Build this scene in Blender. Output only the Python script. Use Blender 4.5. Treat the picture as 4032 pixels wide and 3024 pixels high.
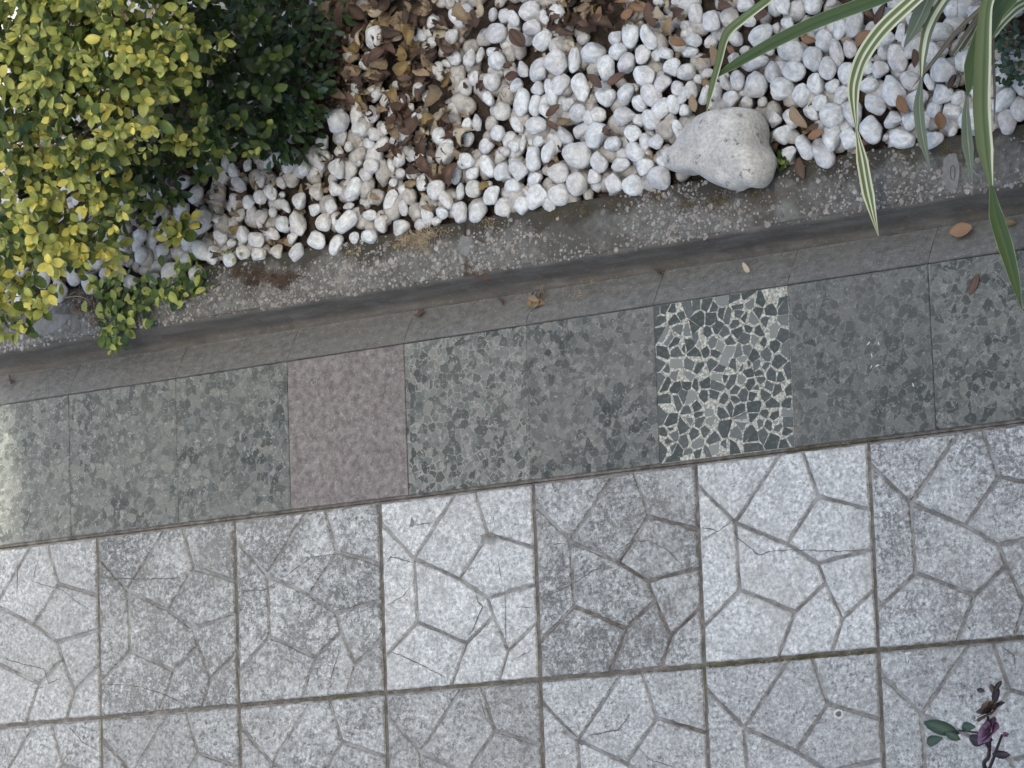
import bpy, bmesh, math, random
from mathutils import Vector, Matrix, noise
random.seed(7)
D = bpy.data
for o in list(D.objects): D.objects.remove(o)
SC = bpy.context.scene
COL = SC.collection
RAD = math.radians

# ------------------------------------------------------------------ camera, sky, sun, exposure
U = 0.32                                  # edge of one terrazzo tile in metres
F = 15772.127                             # focal length in photograph pixels (4032 wide)
R = [(0.7989407379, 0.0356189732, 0.6003540506), (-0.1133336991, 0.9892763801, 0.0921288034), (-0.5906345485, -0.1416457995, 0.7944100311)]
W = [Vector((r[0], -r[1], -r[2])) for r in R]           # camera right, down, forward in world axes
CAM = Vector((19.06743733, -4.01067703, 20.43285609)) * U
cd = D.cameras.new('camera'); cam = D.objects.new('camera', cd); COL.objects.link(cam)
cd.sensor_width = 36.0; cd.lens = F / 4032 * 36.0; cd.clip_start = 0.1; cd.clip_end = 500
cam.matrix_world = Matrix(((W[0].x, -W[1].x, -W[2].x, CAM.x), (W[0].y, -W[1].y, -W[2].y, CAM.y), (W[0].z, -W[1].z, -W[2].z, CAM.z), (0, 0, 0, 1)))
SC.camera = cam

SUN_EL, SUN_AZ = RAD(56), RAD(0)          # the sun stands behind the house on the +X side
wd = D.worlds.new('World'); SC.world = wd; wd.use_nodes = True
wt = wd.node_tree
for n in list(wt.nodes): wt.nodes.remove(n)
sky = wt.nodes.new('ShaderNodeTexSky'); sky.sky_type = 'NISHITA'; sky.sun_disc = False
sky.sun_elevation = SUN_EL; sky.sun_rotation = RAD(90) - SUN_AZ
sky.air_density = 0.5; sky.dust_density = 6.0; sky.ozone_density = 0.15
bg = wt.nodes.new('ShaderNodeBackground'); bg.inputs['Strength'].default_value = 0.15
wo = wt.nodes.new('ShaderNodeOutputWorld')
wt.links.new(sky.outputs[0], bg.inputs[0]); wt.links.new(bg.outputs[0], wo.inputs[0])
sl = D.lights.new('sun', 'SUN'); sl.energy = 3.5; sl.angle = RAD(0.53); sl.color = (1.0, 0.93, 0.82)
so = D.objects.new('sun', sl); COL.objects.link(so)
sdir = Vector((math.cos(SUN_EL) * math.cos(SUN_AZ), math.cos(SUN_EL) * math.sin(SUN_AZ), math.sin(SUN_EL)))
so.rotation_euler = sdir.to_track_quat('Z', 'Y').to_euler(); so.location = (6, 0, 12)
SC.view_settings.view_transform = 'Standard'; SC.view_settings.look = 'None'
SC.view_settings.gamma = 1.0; SC.view_settings.use_curve_mapping = False
SC.view_settings.exposure = 1.75
SC.view_settings.use_white_balance = True; SC.view_settings.white_balance_temperature = 6330; SC.view_settings.white_balance_tint = 1
SC.render.resolution_x = 1024; SC.render.resolution_y = 768

def at(px, py, z=0.0):
    """photograph pixel (4032 wide) -> the point at height z that it looks at"""
    d = W[0] * ((px - 2016) / F) + W[1] * ((py - 1512) / F) + W[2]
    return CAM + d * ((z - CAM.z) / d.z)
K = 4032 / 2212
def ov(px, py, z=0.0): return at(px * K, py * K, z)
def pix(p):
    v = p - CAM; w = v.dot(W[2])
    return v.dot(W[0]) / w * F + 2016, v.dot(W[1]) / w * F + 1512
MPP = (CAM - at(2016, 1512)).length / F    # metres seen by one photograph pixel

# ------------------------------------------------------------------ object helpers
def link(name, me, mats=None, parent=None, loc=None):
    o = D.objects.new(name, me); COL.objects.link(o)
    if mats is not None:
        for m in (mats if isinstance(mats, (list, tuple)) else [mats]): me.materials.append(m)
    if parent is not None: o.parent = parent
    if loc is not None: o.location = loc
    return o
def tag(o, label=None, cat=None, group=None, kind=None):
    if label: o['label'] = label
    if cat: o['category'] = cat
    if group: o['group'] = group
    if kind: o['kind'] = kind
    return o
def empty(name, loc):
    o = D.objects.new(name, None); o.empty_display_size = 0.05; COL.objects.link(o); o.location = loc
    return o
def mesh(name, v, f, smooth=True, mi=None):
    me = D.meshes.new(name); me.from_pydata([tuple(p) for p in v], [], f)
    if smooth: me.polygons.foreach_set('use_smooth', [True] * len(f))
    if mi: me.polygons.foreach_set('material_index', mi)
    me.update(); return me
class MB:
    def __init__(s): s.v = []; s.f = []; s.m = []; s.uv = []
    def add(s, v, f, m=0, uv=None):
        b = len(s.v); s.v += [tuple(p) for p in v]
        s.f += [tuple(i + b for i in q) for q in f]; s.m += [m] * len(f)
        s.uv += uv if uv else [(0, 0)] * len(v)
    def build(s, name, mats, parent=None, smooth=True, uv=False):
        me = mesh(name, s.v, s.f, smooth, s.m)
        if uv:
            l = me.uv_layers.new(name='UVMap')
            for lp in me.loops: l.data[lp.index].uv = s.uv[lp.vertex_index]
        return link(name, me, mats, parent)
def tube(mb, pts, rad, n=6, m=0):
    pts = [Vector(p) for p in pts]; v = []; f = []
    for i, p in enumerate(pts):
        t = (pts[min(i + 1, len(pts) - 1)] - pts[max(i - 1, 0)]).normalized()
        a = t.orthogonal().normalized() if i == 0 else (a - t * a.dot(t)).normalized()
        b = t.cross(a); r = rad[i] if isinstance(rad, (list, tuple)) else rad
        v += [p + (a * math.cos(k * 2 * math.pi / n) + b * math.sin(k * 2 * math.pi / n)) * r for k in range(n)]
    for i in range(len(pts) - 1):
        for k in range(n):
            f.append((i * n + k, i * n + (k + 1) % n, (i + 1) * n + (k + 1) % n, (i + 1) * n + k))
    f.append(tuple(range(n - 1, -1, -1))); f.append(tuple((len(pts) - 1) * n + k for k in range(n)))
    mb.add(v, f, m)
def spline(pts, n):
    """Catmull-Rom through tuples, n samples for each span"""
    P = [Vector(p) for p in pts]; P = [P[0] * 2 - P[1]] + P + [P[-1] * 2 - P[-2]]; out = []
    for i in range(1, len(P) - 2):
        for k in range(n):
            t = k / n; a, b, c, d = P[i - 1:i + 3]
            out.append(0.5 * (2 * b + (c - a) * t + (2 * a - 5 * b + 4 * c - d) * t * t + (3 * b - a - 3 * c + d) * t ** 3))
    out.append(P[-2]); return out
def rnd(a, b): return random.uniform(a, b)
ORD = ['first', 'second', 'third', 'fourth', 'fifth', 'sixth', 'seventh', 'eighth', 'ninth', 'tenth', 'eleventh', 'twelfth', 'thirteenth', 'fourteenth', 'fifteenth', 'sixteenth', 'seventeenth', 'eighteenth', 'nineteenth']
CARD = 'one two three four five six seven eight nine ten eleven twelve thirteen fourteen fifteen sixteen seventeen eighteen nineteen twenty'.split(); CARD += ['twenty-' + w for w in CARD[:9]]; CARD.insert(0, 'zero'); CARD += ['thirty']
def ordinal(n):
    if n <= 19: return ORD[n - 1]
    t = ['twent', 'thirt', 'fort', 'fift', 'sixt'][n // 10 - 2]
    return t + 'ieth' if n % 10 == 0 else t + 'y-' + ORD[n % 10 - 1]

# ------------------------------------------------------------------ materials
class NT:
    def __init__(s, name, rough=0.8):
        s.mat = D.materials.new(name); s.mat.use_nodes = True; s.t = s.mat.node_tree
        s.bs = s.t.nodes['Principled BSDF']; s.bs.inputs['Roughness'].default_value = rough
        s.bs.inputs['Specular IOR Level'].default_value = 0.3
        s.co = s.t.nodes.new('ShaderNodeTexCoord').outputs['Object']
    def n(s, typ, **kw):
        x = s.t.nodes.new(typ)
        for k, v in kw.items(): setattr(x, k, v)
        return x
    def put(s, sock, v):
        if hasattr(v, 'is_linked') or isinstance(v, bpy.types.NodeSocket): s.t.links.new(v, sock)
        else: sock.default_value = v
    def math(s, op, a, b=0.0, c=False):
        x = s.n('ShaderNodeMath', operation=op, use_clamp=c); s.put(x.inputs[0], a); s.put(x.inputs[1], b); return x.outputs[0]
    def vadd(s, a, b, op='ADD'):
        x = s.n('ShaderNodeVectorMath', operation=op); s.put(x.inputs[0], a); s.put(x.inputs[1], b); return x.outputs[0]
    def vscale(s, a, k):
        x = s.n('ShaderNodeVectorMath', operation='SCALE'); s.put(x.inputs[0], a); s.put(x.inputs['Scale'], k); return x.outputs[0]
    def noise(s, scale, detail=4, rough=0.6, vec=None, col=False, dist=0.0):
        x = s.n('ShaderNodeTexNoise'); x.inputs['Scale'].default_value = scale; x.inputs['Detail'].default_value = detail
        x.inputs['Roughness'].default_value = rough; x.inputs['Distortion'].default_value = dist
        s.t.links.new(vec or s.co, x.inputs['Vector']); return x.outputs['Color' if col else 0]
    def vor(s, scale, feature='F1', out='Color', vec=None, rand=1.0):
        x = s.n('ShaderNodeTexVoronoi', feature=feature); x.inputs['Scale'].default_value = scale
        x.inputs['Randomness'].default_value = rand
        s.t.links.new(vec or s.co, x.inputs['Vector']); return x.outputs[out]
    def ramp(s, fac, stops, const=False):
        x = s.n('ShaderNodeValToRGB'); r = x.color_ramp
        if const: r.interpolation = 'CONSTANT'
        while len(r.elements) > 1: r.elements.remove(r.elements[-1])
        for i, (p, c) in enumerate(stops):
            e = r.elements[0] if i == 0 else r.elements.new(p)
            e.position = p; e.color = (c, c, c, 1) if isinstance(c, (int, float)) else (*c, 1)
        s.t.links.new(fac, x.inputs[0]); return x.outputs[0]
    def mix(s, fac, a, b, mode='MIX'):
        x = s.n('ShaderNodeMix', data_type='RGBA', blend_type=mode)
        s.put(x.inputs[0], fac)
        for k, v in ((6, a), (7, b)):
            if isinstance(v, tuple): v = (*v, 1)
            s.put(x.inputs[k], v)
        return x.outputs[2]
    def attr(s, name):
        x = s.n('ShaderNodeAttribute', attribute_type='OBJECT', attribute_name=name); return x.outputs['Fac']
    def rand(s): return s.n('ShaderNodeObjectInfo').outputs['Random']
    def seedco(s):
        """object coordinates shifted by the object's own seed, so that alike pieces do not repeat"""
        c = s.n('ShaderNodeCombineXYZ'); a = s.attr('seed')
        for i in range(3): s.put(c.inputs[i], s.math('MULTIPLY', a, (3.7, 5.3, 1.9)[i]))
        return s.vadd(s.co, c.outputs[0])
    def hsv(s, col, h=0.5, sat=1.0, v=1.0):
        x = s.n('ShaderNodeHueSaturation')
        for k, val in (('Hue', h), ('Saturation', sat), ('Value', v), ('Color', col)): s.put(x.inputs[k], val)
        return x.outputs[0]
    def bump(s, h, strength=0.3, dist=0.002):
        x = s.n('ShaderNodeBump'); x.inputs['Strength'].default_value = strength; x.inputs['Distance'].default_value = dist
        s.t.links.new(h, x.inputs['Height']); s.t.links.new(x.outputs[0], s.bs.inputs['Normal'])
    def color(s, c): s.put(s.bs.inputs['Base Color'], (*c, 1) if isinstance(c, tuple) else c); return s
    def rgh(s, v): s.put(s.bs.inputs['Roughness'], v)

def m_panel():
    s = NT('cast_concrete', 0.85); c = s.seedco()
    fine = s.noise(330, 3, 0.7, c); mid = s.noise(75, 6, 0.78, c); big = s.noise(9, 4, 0.6, c); grit = s.noise(150, 4, 0.75, c)
    sp = s.noise(125, 4, 0.75, s.vadd(c, (1, 6, 2)))
    base = s.ramp(sp, [(0.38, (0.2, 0.207, 0.205)), (0.47, (0.39, 0.403, 0.4)), (0.55, (0.54, 0.553, 0.548)), (0.63, (0.79, 0.8, 0.795))])
    base = s.mix(s.ramp(fine, [(0.35, 0.4), (0.6, 0.0)]), base, (0.3, 0.31, 0.305))
    base = s.mix(s.ramp(mid, [(0.45, 0.0), (0.6, 0.4)]), base, (0.6, 0.615, 0.61))
    base = s.mix(s.ramp(s.noise(24, 5, 0.75, c), [(0.38, 0.5), (0.55, 0.0)]), base, (0.25, 0.252, 0.245))
    # dark weathered pits, more of them on the rougher tiles
    pa = s.attr('pit')
    thr = s.math('SUBTRACT', 0.60, s.math('MULTIPLY', pa, 0.10))
    thr = s.math('SUBTRACT', thr, s.math('MULTIPLY', s.ramp(s.noise(7, 5, 0.7, c), [(0.38, 0.0), (0.62, 0.075)]), s.math('ADD', 0.3, pa)))
    pit = s.math('MULTIPLY', s.math('SUBTRACT', s.math('ADD', s.math('MULTIPLY', s.noise(60, 6, 0.8, s.vadd(c, (4, 4, 4))), 0.55), s.math('MULTIPLY', grit, 0.45)), thr), 14.0, True)
    base = s.mix(s.math('MULTIPLY', pit, s.ramp(fine, [(0.38, 1.0), (0.6, 0.6)])), base, (0.105, 0.107, 0.104))
    # sparse black specks
    base = s.mix(s.ramp(s.noise(95, 3, 0.7, s.vadd(c, (9, 1, 3))), [(0.66, 0.0), (0.7, 0.8)]), base, (0.08, 0.08, 0.075))
    base = s.mix(s.ramp(s.noise(4, 3, 0.5, c), [(0.42, 0.0), (0.7, 0.35)]), base, (0.36, 0.345, 0.315))
    base = s.mix(1.0, base, s.ramp(s.attr('tone'), [(0.0, 0.0), (1.0, 1.0)]), 'MULTIPLY')
    s.color(base)
    s.bump(s.math('SUBTRACT', s.math('ADD', s.math('MULTIPLY', fine, 0.5), mid), s.math('MULTIPLY', pit, 0.8)), 0.55, 0.002)
    return s.mat
def m_groove():
    s = NT('groove_dirt', 0.95); c = s.seedco()
    b = s.ramp(s.noise(60, 5, 0.7, c), [(0.3, (0.085, 0.083, 0.08)), (0.5, (0.15, 0.147, 0.142)), (0.72, (0.25, 0.247, 0.24))])
    b = s.mix(s.ramp(s.noise(14, 4, 0.6, c), [(0.56, 0.0), (0.7, 0.5)]), b, (0.14, 0.12, 0.08))
    b = s.mix(s.ramp(s.noise(22, 4, 0.65, s.vadd(c, (6, 3, 1))), [(0.44, 0.0), (0.62, 0.75)]), b, (0.30, 0.305, 0.3))
    s.color(b); s.bump(s.noise(250, 3), 0.6, 0.002); return s.mat
def m_joint():
    s = NT('joint_soil', 0.95)
    b = s.ramp(s.noise(45, 5, 0.7), [(0.3, (0.06, 0.055, 0.05)), (0.5, (0.125, 0.113, 0.1)), (0.7, (0.22, 0.205, 0.185))])
    b = s.mix(s.ramp(s.noise(5, 4, 0.6), [(0.56, 0.0), (0.68, 0.55)]), b, (0.085, 0.09, 0.04))
    s.color(b); s.bump(s.noise(300, 4), 0.8, 0.003); return s.mat
def m_terrazzo():
    s = NT('terrazzo', 0.55); c = s.seedco()
    w = s.vadd(c, s.vscale(s.noise(70, 2, 0.5, c, True), 0.008))
    w2 = s.vadd(c, s.vscale(s.noise(160, 2, 0.6, c, True), 0.005))
    cell = s.n('ShaderNodeSeparateColor'); s.t.links.new(s.vor(58, vec=w), cell.inputs[0])
    edge = s.vor(58, 'DISTANCE_TO_EDGE', 'Distance', w)
    cell2 = s.n('ShaderNodeSeparateColor'); s.t.links.new(s.vor(95, vec=w2), cell2.inputs[0])
    ct = s.attr('contrast')
    chip = s.ramp(cell.outputs[0], [(0.0, (0.06, 0.07, 0.065)), (0.4, (0.085, 0.096, 0.09)), (0.6, (0.135, 0.145, 0.14)), (0.8, (0.2, 0.21, 0.2)), (1.0, (0.27, 0.265, 0.235))])
    chip2 = s.ramp(cell2.outputs[0], [(0.0, (0.1, 0.112, 0.106)), (0.4, (0.165, 0.175, 0.17)), (0.7, (0.22, 0.228, 0.22)), (0.9, (0.28, 0.28, 0.26)), (1.0, (0.35, 0.34, 0.3))])
    flat = s.mix(s.ramp(s.noise(60, 5, 0.7, c), [(0.36, 0.0), (0.64, 1.0)]), (0.125, 0.137, 0.135), (0.255, 0.262, 0.26))
    pick = s.ramp(cell.outputs[1], [(0.0, 1.0), (0.62, 0.0)], True)
    b = s.mix(pick, chip2, chip)
    b = s.mix(ct, flat, b)
    vein = s.ramp(edge, [(0.0, 1.0), (0.05, 0.8), (0.085, 0.0)])
    vein = s.math('MULTIPLY', vein, s.ramp(s.noise(40, 3, 0.6, c), [(0.42, 0.0), (0.58, 1.0)]))
    b = s.mix(s.math('MULTIPLY', vein, s.attr('vein')), b, (0.42, 0.425, 0.40))
    # scattered pale scratches and specks
    sp = s.ramp(s.noise(150, 3, 0.7, c), [(0.6, 0.0), (0.67, 0.7)])
    b = s.mix(sp, b, (0.42, 0.42, 0.4))
    b = s.mix(s.ramp(s.noise(5, 5, 0.6, c), [(0.4, 0.0), (0.7, 0.5)]), b, (0.25, 0.245, 0.225))
    pk = s.ramp(s.noise(60, 6, 0.8, c), [(0.38, (0.165, 0.137, 0.138)), (0.5, (0.265, 0.228, 0.227)), (0.62, (0.39, 0.345, 0.34))])
    pk = s.mix(s.ramp(cell2.outputs[2], [(0.55, 0.0), (1.0, 0.45)]), pk, (0.30, 0.29, 0.27))
    b = s.mix(s.attr('pink'), b, pk)
    # short pale worm-like scratches, and dust in the grain
    wn = s.math('ABSOLUTE', s.math('SUBTRACT', s.noise(55, 2, 0.5, c, dist=1.2), 0.5))
    worm = s.math('MULTIPLY', s.ramp(wn, [(0.0, 1.0), (0.016, 0.75), (0.034, 0.0)]), s.ramp(s.noise(70, 2, 0.5, s.vadd(c, (2, 9, 4))), [(0.54, 0.0), (0.62, 0.85)]))
    b = s.mix(worm, b, (0.45, 0.455, 0.44))
    gr = s.noise(420, 2, 0.6, c)
    b = s.mix(1.0, b, s.ramp(gr, [(0.3, (0.76, 0.755, 0.73)), (0.7, (0.99, 0.985, 0.95))]), 'MULTIPLY')
    b = s.mix(1.0, b, s.ramp(s.attr('tone'), [(0.0, 0.0), (1.0, 1.0)]), 'MULTIPLY')
    s.color(b); s.rgh(s.ramp(s.noise(25, 4, 0.6, c), [(0.3, 0.5), (0.7, 0.75)]))
    s.bump(s.noise(260, 3, 0.6, c), 0.18, 0.001); return s.mat
def m_chip():
    s = NT('dark_stone_chip', 0.5)
    b = s.ramp(s.attr('tone'), [(0.0, (0.045, 0.053, 0.048)), (0.5, (0.075, 0.084, 0.079)), (0.75, (0.125, 0.134, 0.127)), (1.0, (0.2, 0.205, 0.185))])
    b = s.mix(s.ramp(s.noise(120, 4, 0.6), [(0.5, 0.0), (0.8, 0.35)]), b, (0.25, 0.25, 0.24))
    s.color(b); return s.mat
def m_grout():
    s = NT('pale_lime_matrix', 0.9)
    b = s.ramp(s.noise(160, 4, 0.7), [(0.37, (0.13, 0.13, 0.112)), (0.5, (0.33, 0.33, 0.285)), (0.62, (0.56, 0.56, 0.49))])
    b = s.mix(s.ramp(s.noise(12, 3, 0.6), [(0.58, 0.0), (0.7, 0.4)]), b, (0.3, 0.26, 0.2))
    s.color(b); s.bump(s.noise(400, 3), 0.8, 0.002); return s.mat
def m_gutter():
    s = NT('gutter_stone', 0.8); c = s.seedco()
    st = s.n('ShaderNodeMapping'); st.inputs['Scale'].default_value = (0.8, 1.15, 1); s.t.links.new(c, st.inputs[0])
    b = s.ramp(s.noise(70, 6, 0.7, st.outputs[0]), [(0.3, (0.085, 0.084, 0.079)), (0.5, (0.132, 0.131, 0.125)), (0.7, (0.19, 0.189, 0.181))])
    b = s.mix(s.ramp(s.noise(8, 4, 0.6, c), [(0.45, 0.0), (0.7, 0.55)]), b, (0.15, 0.142, 0.128))
    b = s.mix(s.ramp(s.noise(260, 2, 0.6, c), [(0.62, 0.0), (0.72, 0.55)]), b, (0.42, 0.41, 0.37))
    s.color(b); s.bump(s.noise(220, 4, 0.6, c), 0.3, 0.0015); return s.mat
def m_cove():
    s = NT('brown_cement_render', 0.85)
    st = s.n('ShaderNodeMapping'); st.inputs['Scale'].default_value = (0.25, 1, 1); s.t.links.new(s.co, st.inputs[0])
    b = s.ramp(s.noise(40, 5, 0.65, st.outputs[0]), [(0.32, (0.062, 0.056, 0.049)), (0.5, (0.092, 0.085, 0.076)), (0.7, (0.14, 0.132, 0.12))])
    b = s.mix(s.ramp(s.noise(3.5, 4, 0.6), [(0.4, 0.0), (0.7, 0.6)]), b, (0.1, 0.09, 0.072))
    b = s.mix(s.ramp(s.noise(120, 4, 0.7), [(0.58, 0.0), (0.72, 0.5)]), b, (0.22, 0.21, 0.19))
    b = s.mix(s.ramp(s.noise(18, 5, 0.7), [(0.55, 0.0), (0.68, 0.6)]), b, (0.06, 0.055, 0.045))
    s.color(b); s.bump(s.noise(90, 6, 0.75), 0.6, 0.003); return s.mat
def m_kerb():
    s = NT('weathered_kerb_concrete', 0.92)
    b = s.ramp(s.noise(70, 6, 0.75), [(0.28, (0.085, 0.08, 0.072)), (0.5, (0.17, 0.165, 0.152)), (0.72, (0.29, 0.285, 0.265))])
    b = s.mix(s.ramp(s.noise(6, 5, 0.65), [(0.48, 0.0), (0.62, 0.75)]), b, (0.085, 0.08, 0.066))
    b = s.mix(s.ramp(s.noise(9, 4, 0.6, s.vadd(s.co, (3, 7, 1))), [(0.55, 0.0), (0.68, 0.6)]), b, (0.30, 0.305, 0.285))
    b = s.mix(s.ramp(s.noise(11, 4, 0.6, s.vadd(s.co, (8, 2, 4))), [(0.58, 0.0), (0.68, 0.6)]), b, (0.1, 0.075, 0.05))
    xy = s.n('ShaderNodeSeparateXYZ'); s.t.links.new(s.co, xy.inputs[0])
    dm = s.math('ADD', s.math('MULTIPLY', xy.outputs[1], 5.5), s.noise(12, 5, 0.65, s.vadd(s.co, (2, 2, 8))))
    b = s.mix(s.ramp(dm, [(0.86, 0.0), (1.05, 0.85)]), b, (0.052, 0.046, 0.034))
    b = s.mix(1.0, b, (0.74, 0.745, 0.74), 'MULTIPLY')
    s.color(b); s.bump(s.noise(180, 5, 0.7), 0.8, 0.004); return s.mat
def m_simple(name, lo, hi, scale=60, rough=0.85, bump=0.3, dist=0.002, spec=0.3, per_object=0.0):
    s = NT(name, rough); s.bs.inputs['Specular IOR Level'].default_value = spec
    b = s.ramp(s.noise(scale, 4, 0.65), [(0.3, lo), (0.7, hi)])
    if per_object: b = s.hsv(b, v=s.math('ADD', 1.0 - per_object, s.math('MULTIPLY', s.rand(), 2 * per_object)))
    s.color(b)
    if bump: s.bump(s.noise(scale * 3, 4), bump, dist)
    return s.mat
def m_pebble(name, lo, hi, dirt, k=1.0):
    s = NT(name, 0.72)
    c = s.vadd(s.vscale(s.co, k), s.vscale(s.n('ShaderNodeObjectInfo').outputs['Location'], 7.0))
    v = s.noise(1.7, 6, 0.72, c, dist=0.3)
    b = s.ramp(v, [(0.34, lo), (0.48, tuple((a + d) / 2 for a, d in zip(lo, hi))), (0.6, hi)])
    b = s.mix(s.ramp(s.noise(3.0, 5, 0.7, c), [(0.56, 0.0), (0.76, 0.45)]), b, tuple(x * 0.66 for x in lo))
    b = s.mix(s.ramp(s.noise(0.8, 4, 0.6, s.vadd(c, (5, 5, 5))), [(0.5, 0.0), (0.8, dirt)]), b, (0.36, 0.31, 0.26))
    tint = s.ramp(s.rand(), [(0.0, (1, 1, 1)), (0.5, (0.93, 0.95, 0.97)), (0.75, (0.9, 0.88, 0.88)), (0.92, (0.8, 0.8, 0.83)), (1.0, (0.84, 0.82, 0.76))])
    b = s.mix(1.0, b, tint, 'MULTIPLY')
    s.color(b); s.bump(s.math('ADD', s.noise(7, 5, 0.7, c), s.math('MULTIPLY', s.noise(26, 3, 0.6, c), 0.35)), 0.3, 0.12); return s.mat
def m_boulder():
    s = NT('grey_boulder_stone', 0.8)
    b = s.ramp(s.noise(13, 7, 0.7), [(0.32, (0.36, 0.35, 0.33)), (0.5, (0.51, 0.495, 0.465)), (0.66, (0.69, 0.675, 0.635))])
    b = s.mix(s.ramp(s.noise(11, 4, 0.6, s.vadd(s.co, (4, 1, 9))), [(0.5, 0.0), (0.7, 0.5)]), b, (0.55, 0.5, 0.42))
    b = s.mix(s.ramp(s.noise(42, 4, 0.7), [(0.6, 0.0), (0.66, 0.85)]), b, (0.12, 0.115, 0.11))
    b = s.mix(1.0, b, s.ramp(s.noise(160, 3, 0.7), [(0.35, 0.72), (0.6, 1.0)]), 'MULTIPLY')
    s.color(b); s.bump(s.math('ADD', s.noise(25, 6, 0.7), s.math('MULTIPLY', s.noise(110, 5, 0.7), 0.5)), 0.9, 0.007); return s.mat
def m_leaf(name, a, b_, rough=0.5, trans=0.0, vein=None, per_object=0.0):
    s = NT(name, rough)
    col = s.ramp(s.noise(55, 3, 0.6), [(0.3, a), (0.7, b_)])
    if per_object: col = s.hsv(col, v=s.math('ADD', 1.0 - per_object, s.math('MULTIPLY', s.rand(), 2 * per_object)))
    s.color(col)
    if trans:
        tr = s.n('ShaderNodeBsdfTranslucent'); s.t.links.new(s.hsv(col, 0.49, 1.15, 1.2), tr.inputs[0])
        mx = s.n('ShaderNodeMixShader'); mx.inputs[0].default_value = trans
        s.t.links.new(s.bs.outputs[0], mx.inputs[1]); s.t.links.new(tr.outputs[0], mx.inputs[2])
        s.t.links.new(mx.outputs[0], s.t.nodes['Material Output'].inputs[0])
    return s.mat
def m_blade(name, stops):
    s = NT(name, 0.42)
    uv = s.n('ShaderNodeTexCoord').outputs['UV']; x = s.n('ShaderNodeSeparateXYZ'); s.t.links.new(uv, x.inputs[0])
    st = s.n('ShaderNodeMapping'); st.inputs['Scale'].default_value = (60, 3, 1); s.t.links.new(uv, st.inputs[0])
    f = s.math('ADD', x.outputs[0], s.math('MULTIPLY', s.math('SUBTRACT', s.noise(1.2, 3, 0.5, uv), 0.5), 0.12))
    b = s.ramp(f, stops)
    b = s.mix(s.math('MULTIPLY', s.noise(1.0, 3, 0.6, st.outputs[0]), 0.3), b, (0.05, 0.075, 0.03))
    s.color(b); return s.mat

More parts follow.
